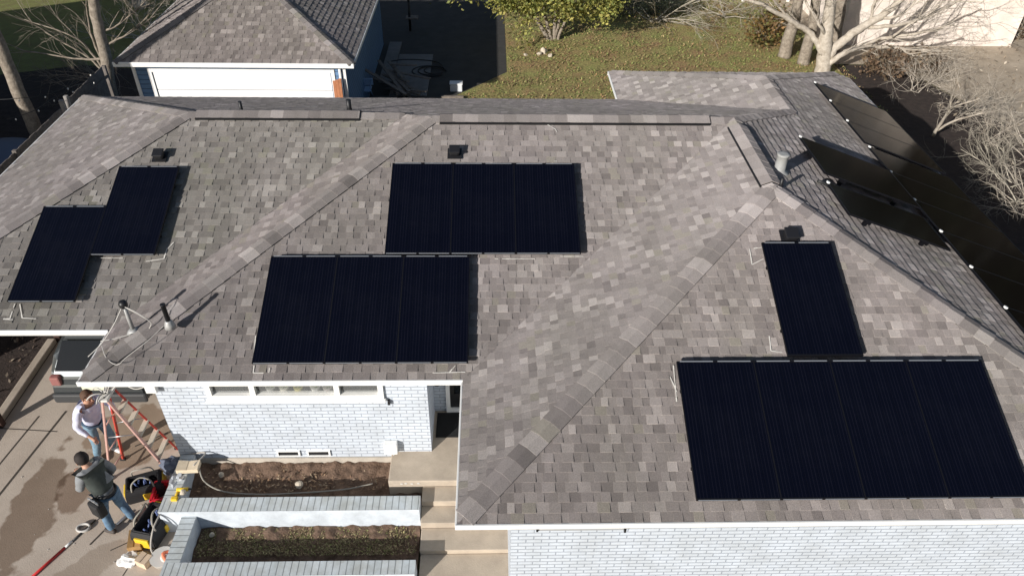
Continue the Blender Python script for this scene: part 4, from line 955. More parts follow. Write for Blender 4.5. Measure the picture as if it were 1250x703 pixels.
bm = B(); b2(bm, -27.5, -17.8, 10, 24, 0, 4.2); obj('wall', bm, M['brick'], shade_house)
bm = B()
for y in (10-.4, 24.4):
    pass
V0 = [bm.verts.new(p) for p in ((-28, 9.6, 4.2), (-22.6, 9.6, 6.8), (-17.3, 9.6, 4.2))]; V1 = [bm.verts.new(p) for p in ((-28, 24.4, 4.2), (-22.6, 24.4, 6.8), (-17.3, 24.4, 4.2))]
bm.faces.new(V0); bm.faces.new(V1[::-1]); bm.faces.new((V0[0], V1[0], V1[1], V0[1])); bm.faces.new((V0[1], V1[1], V1[2], V0[2])); bm.faces.new((V0[0], V0[2], V1[2], V1[0]))
obj('roof', bm, M['deck'], shade_house)
bm = B(); b2(bm, -17.798, -17.74, 13, 14.6, 1, 2.4); b2(bm, -17.798, -17.74, 19, 20.6, 1, 2.4); w_ = obj('window', bm, M['white'], shade_house)
bm = B(); b2(bm, -17.739, -17.72, 13.1, 14.5, 1.1, 2.3); b2(bm, -17.739, -17.72, 19.1, 20.5, 1.1, 2.3); obj('pane', bm, M['glass_dark'], w_)
# far rail fence at the top
t = thing('rail_fence', 'white rail fence at the top edge beyond the lawn', 'fence', at(880, 3, 0)); c0 = at(850, 1, 0)
bm = B(); b2(bm, c0.x, c0.x+6.5, c0.y, c0.y+.06, .1, .26); b2(bm, c0.x, c0.x+6.5, c0.y, c0.y+.06, .5, .66); b2(bm, c0.x, c0.x+6.5, c0.y, c0.y+.06, .9, 1.06); obj('rail', bm, M['white'], t)
for k in range(4): bm = B(); b2(bm, c0.x+2.1*k, c0.x+2.1*k+.12, c0.y-.1, c0.y-.002, 0, 1.2); obj('post', bm, M['white'], t)
# woods around the property
LC = [(.1, .085, .055), (.07, .08, .035), (.14, .11, .08)]
bm = B()
for k in range(60):
    a = R(-35+k*2.9); d = random.uniform(58, 75); c = Vector((math.sin(a)*d, math.cos(a)*d, random.uniform(3.5, 6)))
    leaves(bm, c, (5, 4, random.uniform(4, 7)), 500, (.5, 1.1), cl=10, csz=2.2)
    tube(bm, [(c.x, c.y, 0), c], [.4, .2], 6)
tag(obj('distant_woods', bm, M['leaf']), 'brownish winter woods standing far around the gardens', 'woods', kind='stuff')
# ================================================================== CAR
car = thing('parked_car', 'silver hatchback parked nose in under the carport roof', 'car', (-7.3, 12, 0))
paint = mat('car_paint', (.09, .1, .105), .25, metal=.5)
prof = [(0, .30), (-.03, .5), (.0, .78), (.1, .98), (.3, 1.22), (.52, 1.42), (.9, 1.49), (2.0, 1.5), (2.5, 1.42), (3.2, 1.02), (3.9, .9), (4.15, .7), (4.2, .42), (4.1, .28)]
cy0, cxc = 9.92, -7.3
bm = B()
def half(z): return .89 if z < .8 else (.89-(z-.8)*.33)
Lf = [bm.verts.new((cxc-half(z), cy0+y, z)) for y, z in prof]; Rt = [bm.verts.new((cxc+half(z), cy0+y, z)) for y, z in prof]
n = len(prof)
for i in range(n): bm.faces.new((Lf[i], Lf[(i+1) % n], Rt[(i+1) % n], Rt[i]))
bm.faces.new(Lf[::-1]); bm.faces.new(Rt)
bmesh.ops.bevel(bm, geom=list(bm.edges), offset=.09, segments=3, affect='EDGES', clamp_overlap=True)
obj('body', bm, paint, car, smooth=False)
bm = B(); q = [(-.7, .1, 1.0), (.7, .1, 1.0), (.6, .49, 1.41), (-.6, .49, 1.41)]
n_ = Vector((0, -.71, .7))*.03
bm.faces.new([bm.verts.new(Vector((cxc+a, cy0+b_, c_))+n_) for a, b_, c_ in q]); obj('rear_window', bm, M['glass_dark'], car)
bm = B(); q = [(-.66, 3.12, 1.07), (-.6, 2.56, 1.4), (.6, 2.56, 1.4), (.66, 3.12, 1.07)]
bm.faces.new([bm.verts.new(Vector((cxc+a, cy0+b_, c_))+Vector((0, .008, .02))) for a, b_, c_ in q]); obj('windscreen', bm, M['glass_dark'], car)
for s_ in (-1, 1):
    bm = B(); q = [(.45, 1.0), (2.95, 1.0), (2.4, 1.38), (.7, 1.38)]
    bm.faces.new([bm.verts.new((cxc+s_*(half(z)+.012), cy0+y, z)) for y, z in q]); obj('side_window', bm, M['glass_dark'], car)
    bm = B(); b2(bm, cxc+s_*.62, cxc+s_*.8, cy0-.03, cy0+.1, .74, .95, bev=.03); obj('tail_light', bm, mat('tail_red', (.3, .13, .12), .25), car)
    for y in (.75, 3.4):
        w_ = None; bm = B(); r = .31
        ring = [(math.cos(a)*r, math.sin(a)*r) for a in [k*math.pi/12 for k in range(24)]]
        va = [bm.verts.new((cxc+s_*.72, cy0+y+a, .31+b_)) for a, b_ in ring]; vb = [bm.verts.new((cxc+s_*.9, cy0+y+a, .31+b_)) for a, b_ in ring]
        for i in range(24): bm.faces.new((va[i], va[(i+1) % 24], vb[(i+1) % 24], vb[i]))
        bm.faces.new(va); bm.faces.new(vb[::-1]); w_ = obj('wheel', bm, M['rubber'], car)
        bm = B(); va = [bm.verts.new((cxc+s_*.905, cy0+y+a*.62, .31+b_*.62)) for a, b_ in ring]; bm.faces.new(va); obj('rim', bm, M['alu'], w_)
bm = B(); b2(bm, cxc-.86, cxc+.86, cy0-.08, cy0+.0, .34, .56, bev=.04); obj('bumper', bm, mat('bumper_dark', (.05, .052, .055), .5), car)
bm = B(); b2(bm, cxc-.26, cxc+.26, cy0-.05, cy0-.032, .66, .79); obj('licence_plate', bm, mat('plate', (.7, .72, .55), .5), car)
# ================================================================== LADDER
lad = thing('step_ladder', 'open red fibreglass step ladder, near rails sunlit pink, pale top cap beside the roof corner', 'ladder', (-6.2, 8.6, 0))
pink = mat('sunlit_rail', (.68, .42, .36), .5, .1, 20); red = mat('red_rail', (.5, .06, .04), .45); treadm = mat('tread', (.6, .54, .44), .5, .1, 30)  # sunlight on near rails put into the pink; same fibreglass as the red
TP = 1.96
def rail(a, b_, m, w=.055, nm='side_rail'):
    a, b_ = Vector(a), Vector(b_); d = (b_-a).normalized(); rot = d.to_track_quat('Z', 'Y').to_matrix(); bm = B(); box(bm, (a+b_)/2, (w, .03, (b_-a).length), rot=rot, bev=.005); return obj(nm, bm, m, lad)
T1, T2 = Vector((-6.12, 8.40, TP-.03)), Vector((-6.12, 8.66, TP-.03)); F1, F2 = Vector((-5.72, 8.52, 0)), Vector((-5.72, 9.02, 0))
T3, T4 = Vector((-6.22, 8.42, TP-.03)), Vector((-6.22, 8.64, TP-.03)); F3, F4 = Vector((-6.66, 8.34, 0)), Vector((-6.6, 8.78, 0))
rail(T1, F1, pink, .075); rail(T2, F2, red, .075); rail(T3, F3, pink, .05); rail(T4, F4, red, .045)
for k in range(1, 6):
    a, b_ = T1.lerp(F1, k/6.2), T2.lerp(F2, k/6.2); bm = B(); box(bm, (a+b_)/2, (.09, (b_-a).length, .035), rot=Matrix.Rotation(math.atan2((b_-a).y, (b_-a).x)-math.pi/2, 3, 'Z'), bev=.008); obj('step', bm, treadm, lad)
for k in (2, 4, 5.6):
    a, b_ = T3.lerp(F3, k/6.2), T4.lerp(F4, k/6.2); bm = B(); tube(bm, [a, b_], .014, 6); obj('brace', bm, pink, lad)
bm = B(); tube(bm, [T1.lerp(F1, .45), T3.lerp(F3, .45)], .01, 6); tube(bm, [T2.lerp(F2, .45), T4.lerp(F4, .45)], .01, 6); obj('spreader', bm, M['alu'], lad)
bm = B(); box(bm, (-6.17, 8.53, TP), (.15, .36, .05), bev=.015); tc_ = obj('top_cap', bm, mat('cap_grey', (.62, .6, .56), .5), lad)
bm = B()
for y in (8.42, 8.53, 8.64): lathe(bm, (-6.17, y, TP+.022), [(.018, 0), (.018, .006)], 8)
obj('tool_hole', bm, M['black'], tc_)
bm = B()
for p in (F1, F2, F3, F4): box(bm, p+Vector((0, 0, .025)), (.09, .06, .05), bev=.01)
obj('foot', bm, M['rubber'], lad)
bm = B()
tube(bm, smooth_path([(-6.15, 8.5, TP+.04), (-6.0, 8.4, TP+.3), (-5.9, 8.42, 2.5), (-5.6, 8.45, 2.35), (-5.38, 8.44, 2.3)]), .009, 6)
tube(bm, smooth_path([(-6.1, 8.55, TP+.04), (-5.95, 8.6, 2.12), (-5.7, 8.5, 2.1), (-5.5, 8.43, 2.2), (-5.4, 8.44, 2.28)]), .009, 6)
tag(obj('loose_cable', bm, M['cable']), 'white cables looping from the ladder top to the box on the brick wall corner', 'cable')
bm = B()
for k in range(5):
    a = k*1.25; tube(bm, bez((-6.2, 8.5, TP+.03), (-6.25+.1*math.cos(a), 8.5+.15*math.sin(a), TP+.15), (-6.3+.17*math.cos(a), 8.5+.2*math.sin(a), TP+.0), 6), .012, 5)
tag(obj('cable_bundle', bm, M['cable']), 'tangle of white cable resting on top of the step ladder', 'cable')
# ================================================================== PEOPLE
def skin(name, V, E_, Rr, m, parent, sub=2, root=0):
    me = bpy.data.meshes.new(name); me.from_pydata([tuple(v) for v in V], E_, []); me.materials.append(m)
    o = bpy.data.objects.new(name, me); C.objects.link(o); o.parent = parent
    sk = o.modifiers.new('Skin', 'SKIN'); sk.use_smooth_shade = True
    for i, s_ in enumerate(me.skin_vertices[0].data):
        r = Rr[i]; s_.radius = r if isinstance(r, tuple) else (r, r); s_.use_root = (i == root)
    if sub: ss = o.modifiers.new('Subdivision', 'SUBSURF'); ss.levels = sub; ss.render_levels = sub
    return o
def person(label, loc, rz, J, mats, extras=None):
    """J: joints in local space (x forward, y left, z up)"""
    t = thing('person', label, 'person', loc, 'workers on the driveway', rz)
    G_ = lambda k: Vector(J[k])
    V, E_, Rr, ix = [], [], [], {}
    def add(k, p, r, par=None):
        ix[k] = len(V); V.append(Vector(p)); Rr.append(r)
        if par is not None: E_.append((ix[par], ix[k]))
    add('pel', G_('pel'), (.1, .085)); add('waist', G_('waist'), (.1, .08), 'pel'); add('chest', G_('chest'), (.13, .1), 'waist'); add('neckb', G_('neckb'), (.065, .055), 'chest'); add('neck', G_('neck'), .055, 'neckb')
    add('head', G_('head'), (.08, .09), 'neck'); add('top', G_('top'), (.065, .075), 'head')
    for s_ in 'LR':
        add('sh'+s_, G_('sh'+s_), .06, 'neckb'); add('el'+s_, G_('el'+s_), .042, 'sh'+s_); add('wr'+s_, G_('wr'+s_), .028, 'el'+s_)
        d = (G_('wr'+s_)-G_('el'+s_)).normalized(); side = d.cross(Vector((0, 0, 1))); side = side.normalized() if side.length > .1 else Vector((0, 1, 0)); nn = side.cross(d).normalized()
        w = G_('wr'+s_); add('pa'+s_, w+d*.07, (.035, .018), 'wr'+s_)
        for f, (o_, L_) in enumerate(((-.03, .065), (-.01, .078), (.011, .074), (.031, .058))):
            b0 = w+d*.095+side*o_; add('f%d%s' % (f, s_), b0, .0095, 'pa'+s_); b1 = b0+d*L_*.5-nn*.008; add('g%d%s' % (f, s_), b1, .0085, 'f%d%s' % (f, s_)); add('h%d%s' % (f, s_), b1+d*L_*.35-nn*.03, .0075, 'g%d%s' % (f, s_))
        add('t0'+s_, w+d*.045-side*.045, .011, 'pa'+s_); add('t1'+s_, w+d*.085-side*.06-nn*.015, .009, 't0'+s_)
        add('hi'+s_, G_('hi'+s_), .075, 'pel'); add('kn'+s_, G_('kn'+s_), .055, 'hi'+s_); add('an'+s_, G_('an'+s_), .038, 'kn'+s_); 
    skin('body', V, E_, Rr, mats['skin'], t, 1)
    # face
    h = G_('head'); fwd = Vector(J.get('face', (1, 0, 0))).normalized(); sd = Vector((0, 0, 1)).cross(fwd).normalized(); upv = fwd.cross(sd)
    bm = B()
    tube(bm, [h+fwd*.085+upv*.02, h+fwd*.112-upv*.012, h+fwd*.09-upv*.02], [.008, .015, .008], 6)
    for s_ in (-1, 1): box(bm, h+sd*s_*.088+upv*.0, (.02, .02, .05), bev=.006)
    n_ = obj('face', bm, mats['skin'], None); n_.parent = t
    bm = B()
    for s_ in (-1, 1): bmesh.ops.create_icosphere(bm, subdivisions=1, radius=.012, matrix=Matrix.Translation(h+fwd*.082+sd*s_*.033+upv*.022))
    e_ = obj('eyes', bm, M['black'], None); e_.parent = t
    bm = B(); tube(bm, [h+fwd*.085-upv*.048-sd*.022, h+fwd*.09-upv*.05, h+fwd*.085-upv*.048+sd*.022], .006, 5); e_ = obj('mouth', bm, mat('lips', (.35, .14, .11), .6), None); e_.parent = t
    # hair
    bm = B(); bmesh.ops.create_icosphere(bm, subdivisions=3, radius=1)
    for v in list(bm.verts):
        if v.co.dot(Vector((fwd.x*.75, fwd.y*.75, -.62)).normalized()) > .28: bm.verts.remove(v)
    for v in bm.verts: v.co = Vector(G_('head')).lerp(G_('top'), .45)+Vector((v.co.x*.108, v.co.y*.102, v.co.z*.118))*(1+.07*noise.noise(v.co*5))
    hr = obj('hair', bm, mats['hair'], None, smooth=True); hr.parent = t
    # shirt (torso and sleeves)
    V2, E2, R2, i2 = [], [], [], {}
    def a2(k, p, r, par=None):
        i2[k] = len(V2); V2.append(Vector(p)); R2.append(r)
        if par is not None: E2.append((i2[par], i2[k]))
    a2('chest', G_('chest'), (.185, .145)); a2('waist', G_('waist'), (.17, .135), 'chest'); a2('hem', G_('pel')+Vector((0, 0, -.07)), (.17, .145), 'waist'); a2('neckb', G_('neckb')+Vector((0, 0, .02)), (.095, .09), 'chest')
    for s_ in 'LR':
        a2('sh'+s_, G_('sh'+s_), .085, 'neckb'); a2('el'+s_, G_('el'+s_), .06, 'sh'+s_); a2('cu'+s_, G_('wr'+s_).lerp(G_('el'+s_), .12), .045, 'el'+s_)
    so = skin('shirt', V2, E2, R2, mats['shirt'], t, 2)
    tx = bpy.data.textures.new('folds', 'CLOUDS'); tx.noise_scale = .12
    dm_ = so.modifiers.new('Folds', 'DISPLACE'); dm_.texture = tx; dm_.strength = .035; dm_.mid_level = .5
    if 'vest' in mats:
        o_ = skin('vest', [G_('chest'), G_('waist'), G_('pel')+Vector((0, 0, .03)), G_('neckb')-Vector((0, 0, .02))], [(0, 1), (1, 2), (0, 3)], [(.205, .165), (.19, .155), (.18, .155), (.13, .11)], mats['vest'], t, 2)
    V3, E3, R3 = [G_('pel')+Vector((0, 0, .1))], [], [(.16, .13)]
    for s_ in 'LR':
        k = len(V3); V3 += [G_('hi'+s_), G_('kn'+s_), G_('an'+s_)+Vector((0, 0, .01))]; R3 += [.105, .078, .066]; E3 += [(0, k), (k, k+1), (k+1, k+2)]
    jo = skin('jeans', V3, E3, R3, mats['jeans'], t, 2)
    dm_ = jo.modifiers.new('Folds', 'DISPLACE'); dm_.texture = tx; dm_.strength = .025; dm_.mid_level = .5
    for s_ in 'LR':
        a = G_('an'+s_); d = Vector(J['toe'+s_])-a; d.z = 0; d.normalize()
        skin('shoe', [Vector((a.x, a.y, .06))-d*.06, Vector((a.x, a.y, .055))+d*.07, Vector((a.x, a.y, .04))+d*.17], [(0, 1), (1, 2)], [(.045, .05), (.048, .045), (.045, .032)], mats['shoe'], t, 2)
    return t
sk1 = mat('skin_tone', (.5, .28, .19), .6)
J1 = dict(pel=(0, 0, .95), waist=(.02, 0, 1.1), chest=(.07, 0, 1.3), neckb=(.1, 0, 1.45), neck=(.14, 0, 1.52), head=(.18, 0, 1.62), top=(.19, 0, 1.71), face=(1, 0, -.15),
          shL=(.09, .2, 1.42), elL=(.25, .27, 1.22), wrL=(.45, .16, 1.3), shR=(.09, -.2, 1.42), elR=(.12, -.34, 1.16), wrR=(.32, -.3, 1.0),
          hiL=(0, .1, .9), knL=(.08, .12, .5), anL=(-.04, .13, .09), toeL=(.2, .15, .04), hiR=(0, -.1, .9), knR=(.03, -.13, .5), anR=(-.12, -.14, .09), toeR=(.1, -.16, .04))
lav = mat('lavender_cloth', (.68, .68, .78), .9, .25, 9, col2=(.46, .49, .66)); den = mat('denim', (.16, .27, .38), .9, .3, 10, col2=(.07, .12, .2)); 
person('worker in a pale lavender long sleeved shirt and jeans reaching to the step ladder', (-6.86, 8.86, 0), R(-28), J1, dict(skin=sk1, hair=mat('brown_hair', (.09, .045, .025), .8), shirt=lav, jeans=mat('light_denim', (.22, .34, .42), .9, .3, 10, col2=(.1, .18, .26)), shoe=mat('white_shoe', (.75, .73, .7), .6)))
J2 = dict(pel=(-.02, 0, .93), waist=(.02, 0, 1.08), chest=(.08, 0, 1.28), neckb=(.13, 0, 1.43), neck=(.17, 0, 1.49), head=(.22, 0, 1.57), top=(.21, 0, 1.66), face=(1, 0, -.55),
          shL=(.11, .19, 1.39), elL=(.17, .24, 1.13), wrL=(.38, .1, 1.2), shR=(.11, -.19, 1.39), elR=(.05, -.28, 1.14), wrR=(.22, -.22, .96),
          hiL=(-.02, .1, .88), knL=(.08, .13, .48), anL=(.02, .16, .09), toeL=(.22, .2, .04), hiR=(-.02, -.1, .88), knR=(.02, -.13, .47), anR=(-.1, -.16, .09), toeR=(.1, -.2, .04))
w2 = person('worker in a grey sweatshirt, dark vest and jeans looking down beside the tool bags', (-6.08, 7.4, 0), R(150), J2, dict(skin=sk1, hair=mat('dark_hair', (.02, .014, .012), .8), shirt=mat('grey_cloth', (.22, .23, .24), .9, .15, 8), vest=mat('dark_vest', (.045, .055, .05), .85, .3, 8), jeans=den, shoe=mat('dark_shoe', (.06, .05, .045), .7)))
# tool pouch worn on the second worker's hip (local space: y is his left)
t = thing('tool_pouch', 'black tool pouch hanging at the hip of the worker in the dark vest', 'tool pouch', (-6.08, 7.4, 0)); 
mw = Matrix.Translation((-6.08, 7.4, 0)) @ Matrix.Rotation(R(150), 4, 'Z')
def lw(x, y, z): return mw @ Vector((x, y, z))
bm = B(); box(bm, lw(-.1, .24, .86), (.24, .15, .3), rot=Matrix.Rotation(R(150), 3, 'Z'), bev=.04); obj('pocket', bm, mat('pouch_black', (.012, .012, .013), .7), t)
bm = B()
for k in range(5): tube(bm, [lw(-.18+.04*k, .24, .95), lw(-.19+.045*k, .26, 1.08+.02*(k % 2))], .012, 6)
obj('tool', bm, M['alu'], t)
bm = B(); tube(bm, [lw(.17*math.cos(a)-.01, .15*math.sin(a), .98) for a in [i*.45 for i in range(15)]], .022, 6); obj('belt', bm, M['rubber'], t)
# ================================================================== TOOLS AND CLUTTER ON THE DRIVEWAY
yel = mat('tool_yellow', (.75, .5, .03), .5); blk = mat('bag_black', (.014, .014, .016), .7)
def tool_bag(lab, c, rz, s=1):
    t = thing('tool_bag', lab, 'tool bag', c, 'black and yellow tool bags', 0); Rz = Matrix.Rotation(rz, 3, 'Z'); c = Vector(c)
    def W(x, y, z): return c+Rz @ Vector((x*s, y*s, z*s))
    bm = B()
    prof = [(.25, .15, 0.01), (.27, .17, .06), (.26, .165, .22), (.23, .14, .3)]
    rings = []
    for a, b_, z in prof: rings.append([bm.verts.new(W(a*sx, b_*sy, z)) for sx, sy in ((-1, -1), (1, -1), (1, 1), (-1, 1))])
    for i in range(3):
        for k in range(4): bm.faces.new((rings[i][k], rings[i][(k+1) % 4], rings[i+1][(k+1) % 4], rings[i+1][k]))
    bm.faces.new(rings[0][::-1]); inn = [bm.verts.new(W(.2*sx, .11*sy, .3)) for sx, sy in ((-1, -1), (1, -1), (1, 1), (-1, 1))]; dn = [bm.verts.new(W(.2*sx, .11*sy, .12)) for sx, sy in ((-1, -1), (1, -1), (1, 1), (-1, 1))]
    for k in range(4): bm.faces.new((rings[3][k], rings[3][(k+1) % 4], inn[(k+1) % 4], inn[k])); bm.faces.new((inn[k], inn[(k+1) % 4], dn[(k+1) % 4], dn[k]))
    bm.faces.new(dn); bmesh.ops.bevel(bm, geom=list(bm.edges), offset=.012*s, segments=2, affect='EDGES'); obj('body', bm, blk, t)
    bm = B()
    for sy in (-1, 1): tube(bm, [W(*p) for p in smooth_path([(-.15, .15*sy, .27), (-.12, .12*sy, .4), (0, .08*sy, .45), (.12, .12*sy, .4), (.15, .15*sy, .27)], 4)], .012*s, 6)
    obj('strap', bm, mat('strap_grey', (.3, .28, .24), .8), t)
    for x0, y0, z0, sx, sy, sz in ((-.26, .0, .13, .05, .2, .16), (.26, .04, .15, .05, .18, .18), (.05, -.17, .12, .16, .03, .12)):
        bm = B(); box(bm, W(x0, y0, z0), (sx*s, sy*s, sz*s), rot=Rz, bev=.012); obj('pocket', bm, yel, t)
    bm = B()
    for k in range(7): p = W(random.uniform(-.15, .15), random.uniform(-.07, .07), .2); tube(bm, [p, p+Vector((random.uniform(-.05, .05), random.uniform(-.05, .05), random.uniform(.08, .18)))], .014, 6)
    obj('tool_handle', bm, mat('tool_blue', (.1, .14, .3), .5), t); return t
tool_bag('black tool bag with yellow pockets near the foot of the ladder', at(181, 601, 0), .35, 1.15)
tool_bag('black and yellow tool bag filled with tools at the planter corner, below the red crate', at(192, 648, 0), 1.35, 1.25)
cr = thing('plastic_crate', 'bright red plastic crate between the two tool bags', 'crate', at(203, 612, 0)); c = at(202, 612, 0)+Vector((.02, .02, 0)); Rz = Matrix.Rotation(.12, 3, 'Z')
redp = mat('red_plastic', (.6, .015, .03), .4); bm = B(); s_ = .19
for sx, sy, lx, ly in ((0, -1, .3, .02), (0, 1, .3, .02), (-1, 0, .02, .38), (1, 0, .02, .38)):
    for z in (.02, .11, .2, .28): box(bm, c+Rz @ Vector((sx*.15, sy*.19, z)), (lx+.02, ly+.02, .03), rot=Rz, bev=.004)
for x in (-.15, 0, .15):
    for y in (-.19, 0, .19):
        if x or y: box(bm, c+Rz @ Vector((x, y, .15)), (.028, .028, .28), rot=Rz)
obj('lattice', bm, redp, cr)
bm = B()
for k in range(4): box(bm, c+Rz @ Vector((0, -.14+.09*k, .015)), (.3, .05, .012), rot=Rz)
obj('base', bm, redp, cr)
bm = B()
for k in range(4): p = c+Vector((random.uniform(-.08, .08), random.uniform(-.1, .1), .06)); box(bm, p, (.1, .06, .08), rot=Matrix.Rotation(k, 3, 'Z'), bev=.01)
tag(obj('battery_packs', bm, M['rubber']), 'dark tool batteries lying inside the red crate', 'batteries')
def carton(lab, px, py, s, rz, col, z=0, name='cardboard_box', tilt=0):
    c = at(px, py, z); t = thing(name, lab, 'box', c); rot = Matrix.Rotation(rz, 3, 'Z') @ Matrix.Rotation(tilt, 3, 'X'); m = mat('card', col, .85, .1, 10)
    bm = B(); box(bm, c+Vector((0, 0, s[2]/2+.005)), s, rot=rot, bev=.006); obj('body', bm, m, t)
    bm = B(); box(bm, c+rot @ Vector((s[0]*.28, 0, s[2]+.012)), (s[0]*.44, s[1]*.98, .006), rot=rot @ Matrix.Rotation(-.08, 3, 'Y')); box(bm, c+rot @ Vector((-s[0]*.25, 0, s[2]+.02)), (s[0]*.44, s[1]*.98, .006), rot=rot @ Matrix.Rotation(.15, 3, 'Y')); obj('flap', bm, m, t); return t
carton('tall open tan cardboard box left of the lower tool bag', 168, 664, (.2, .34, .16), .25, (.42, .25, .1))
carton('small cream cardboard box at the bottom beside the white bag', 178, 687, (.2, .18, .13), -.4, (.62, .48, .35))
carton('flat box with a coloured label lying on the corner of the upper planter', 231, 572, (.36, .2, .08), .05, (.66, .55, .4), z=.56)
def crumple(name, lab, cat, c, r, col, rough=.35, amp=.5):
    bm = B(); bmesh.ops.create_icosphere(bm, subdivisions=3, radius=1)
    for v in bm.verts:
        k = 1+amp*noise.noise(v.co*2.2+Vector(c))+amp*.5*noise.noise(v.co*6); v.co = Vector((v.co.x*r[0]*k, v.co.y*r[1]*k, max(v.co.z, -.6)*r[2]*k))+Vector(c)+Vector((0, 0, r[2]*.6))
    o = obj(name, bm, mat(name, col, rough)); return tag(o, lab, cat)
crumple('plastic_bag', 'crumpled white plastic bag by the tan cardboard box', 'plastic bag', at(160, 684, 0), (.17, .13, .08), (.75, .74, .72))
crumple('plastic_film', 'crumpled clear grey plastic draped over the end of the upper planter', 'plastic film', at(219, 588, .42), (.13, .2, .1), (.45, .47, .5), .2)
crumple('plastic_sheet', 'dark blue grey cloth bundled against the planter end near the ladder foot', 'cloth', at(214, 572, .3), (.22, .16, .14), (.12, .14, .19), .7)
t = thing('cordless_drill', 'yellow cordless drill lying on the planter end by the red crate', 'drill', at(222, 598, .5)); c = at(222, 598, .58)
bm = B(); tube(bm, [c+Vector((-.08, 0, 0)), c+Vector((.1, .02, 0))], [.04, .032], 10); obj('body', bm, yel, t)
bm = B(); tube(bm, [c+Vector((.1, .02, 0)), c+Vector((.16, .025, 0))], [.02, .012], 8); obj('chuck', bm, M['black'], t)
bm = B(); tube(bm, [c+Vector((-.05, 0, 0)), c+Vector((-.07, -.13, -.01))], .022, 8); box(bm, c+Vector((-.07, -.16, -.01)), (.1, .07, .06), bev=.01); obj('grip', bm, yel, t)
t = thing('safety_harness', 'orange and white coiled webbing in a clear tub at the lower planter corner', 'webbing', at(209, 683, 0)); c = at(209, 683, .04)
for k, (cc, r) in enumerate((((.72, .16, .08), .14), ((.75, .7, .62), .12), ((.72, .2, .1), .09))):
    bm = B(); tube(bm, [c+Vector((math.cos(a)*(r+.01*math.sin(3*a)), math.sin(a)*r*.8, .05*k+.02*math.sin(2*a+k)+.03)) for a in [i*.42 for i in range(16)]], .026, 6); obj('strap_coil', bm, mat('webbing', cc, .7), t)
bm = B(); lathe(bm, c-Vector((.12, 0, .03)), [(.15, 0), (.18, .12), (.185, .13)], 18); obj('tub', bm, mat('tub_clear', (.6, .58, .54), .3), t)
# hoses / cords
bm = B(); tube(bm, smooth_path([at(243, 571, .6), at(250, 588, .5), at(275, 600, .42), at(320, 603, .38), at(370, 601, .38), at(420, 597, .37), at(455, 590, .38)]), .012, 6)
tag(obj('hose', bm, mat('hose_grey', (.27, .25, .21), .6)), 'thin grey hose lying across the upper planter soil', 'hose')
bm = B(); tube(bm, smooth_path([at(207, 572, .3), at(212, 560, .45), at(250, 552, .6), at(236, 568, .66)]), .014, 6); tube(bm, smooth_path([at(209, 575, .35), at(205, 600, .45), at(196, 625, .5), at(187, 645, .45), at(184, 668, .2), at(190, 680, .06)]), .014, 6)
tag(obj('power_cord', bm, mat('cord_grey', (.4, .37, .33), .6)), 'grey cord running from the planter corner over the red crate to the lower tool bag', 'cord')
t = thing('extension_pole', 'red pole with a white sleeve lying diagonally at the lower left of the driveway', 'pole', at(60, 690, 0))
a, b_ = at(30, 712, .03), at(97, 652, .03); bm = B(); tube(bm, [a, a.lerp(b_, .72)], .022, 8); obj('grip', bm, mat('pole_red', (.55, .03, .03), .4), t)
bm = B(); tube(bm, [a.lerp(b_, .72), a.lerp(b_, .86)], .018, 8); obj('sleeve', bm, M['white'], t)
bm = B(); tube(bm, [a.lerp(b_, .86), at(117, 634, .03)], .014, 8); obj('shaft', bm, M['black'], t)
bm = B(); c = at(102, 644, .03)
for k in range(2): tube(bm, [c+Vector((math.cos(q)*.1, math.sin(q)*.075, .012*k)) for q in [i*.4 for i in range(17)]], .02, 6)
tag(obj('cord_coil', bm, M['cable']), 'white ring of coiled cord at the end of the red pole', 'coil')
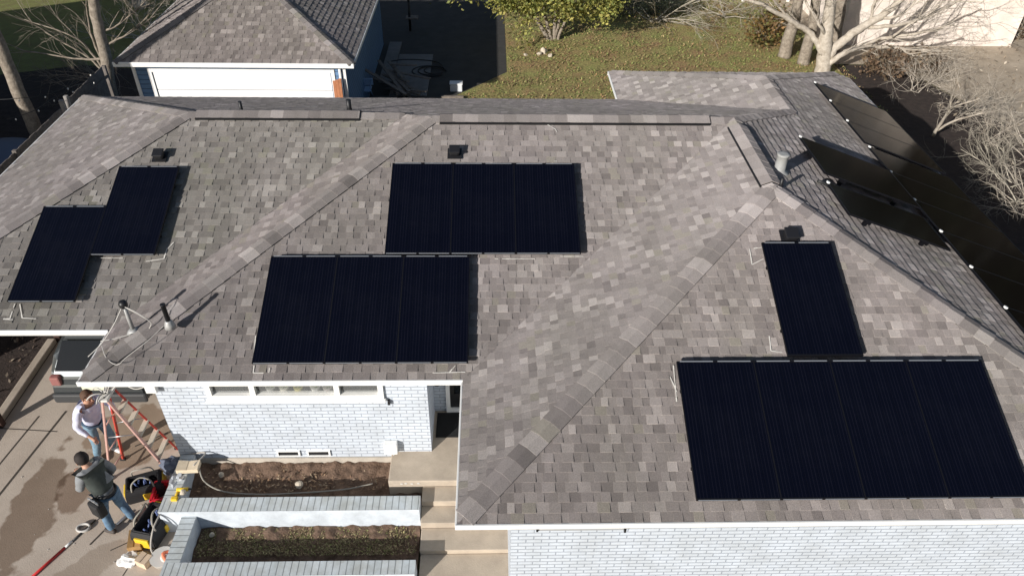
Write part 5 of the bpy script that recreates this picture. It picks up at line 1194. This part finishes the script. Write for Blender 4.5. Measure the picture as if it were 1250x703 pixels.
bm = B(); a, b_ = at(143, 640, .03), at(159, 625, .03); d = (b_-a); box(bm, (a+b_)/2, (d.length, .05, .03), rot=Matrix.Rotation(math.atan2(d.y, d.x), 3, 'Z'), bev=.006)
tag(obj('spirit_level', bm, M['alu']), 'short silver level lying on the driveway by the worker in the vest', 'level')
bm = B()
for k in range(16):
    x, y = random.uniform(5, 230), random.uniform(560, 700); c = at(x, y, .012); s = random.uniform(.005, .011)
    if c.x > -5.4: continue
    box(bm, c+Vector((0, 0, s*.4)), (s*2, s, s*.6), rot=Matrix.Rotation(k, 3, 'Z'))
tag(obj('driveway_litter', bm, M['chalk']), 'small pale scraps scattered on the driveway concrete', 'litter', kind='stuff')
# ================================================================== SKY, SUN, CAMERA
SUN_EL, AZ = R(21.5), math.atan2(.63, .77)      # light travels towards +x,+y
w = bpy.data.worlds.new('World'); bpy.context.scene.world = w; w.use_nodes = True; nt = w.node_tree
sky = nt.nodes.new('ShaderNodeTexSky'); sky.sky_type = 'NISHITA'; sky.sun_disc = False; sky.sun_elevation = SUN_EL
sdir = Vector((-math.sin(AZ)*math.cos(SUN_EL), -math.cos(AZ)*math.cos(SUN_EL), math.sin(SUN_EL)))
sky.sun_rotation = math.atan2(sdir.x, sdir.y)
nt.links.new(sky.outputs[0], nt.nodes['Background'].inputs['Color']); nt.nodes['Background'].inputs['Strength'].default_value = .065
sl_ = bpy.data.lights.new('sun', 'SUN'); sl_.energy = 5; sl_.angle = R(.53); sl_.color = (1, .955, .9)
so = bpy.data.objects.new('sun', sl_); C.objects.link(so); so.rotation_euler = sdir.to_track_quat('Z', 'Y').to_euler(); so.location = (0, 0, 30)
cd = bpy.data.cameras.new('camera'); co = bpy.data.objects.new('camera', cd); C.objects.link(co)
co.matrix_world = Matrix.Translation((0, 0, CAMZ)) @ Matrix((RT, UP, -FW)).transposed().to_4x4()
cd.sensor_fit = 'HORIZONTAL'; cd.sensor_width = 36; cd.lens = F_PX/1250*36; cd.clip_end = 2000; cd.clip_start = .1
sc = bpy.context.scene; sc.camera = co
sc.view_settings.view_transform = 'Standard'; sc.view_settings.look = 'None'; sc.view_settings.exposure = .17; sc.view_settings.gamma = 1
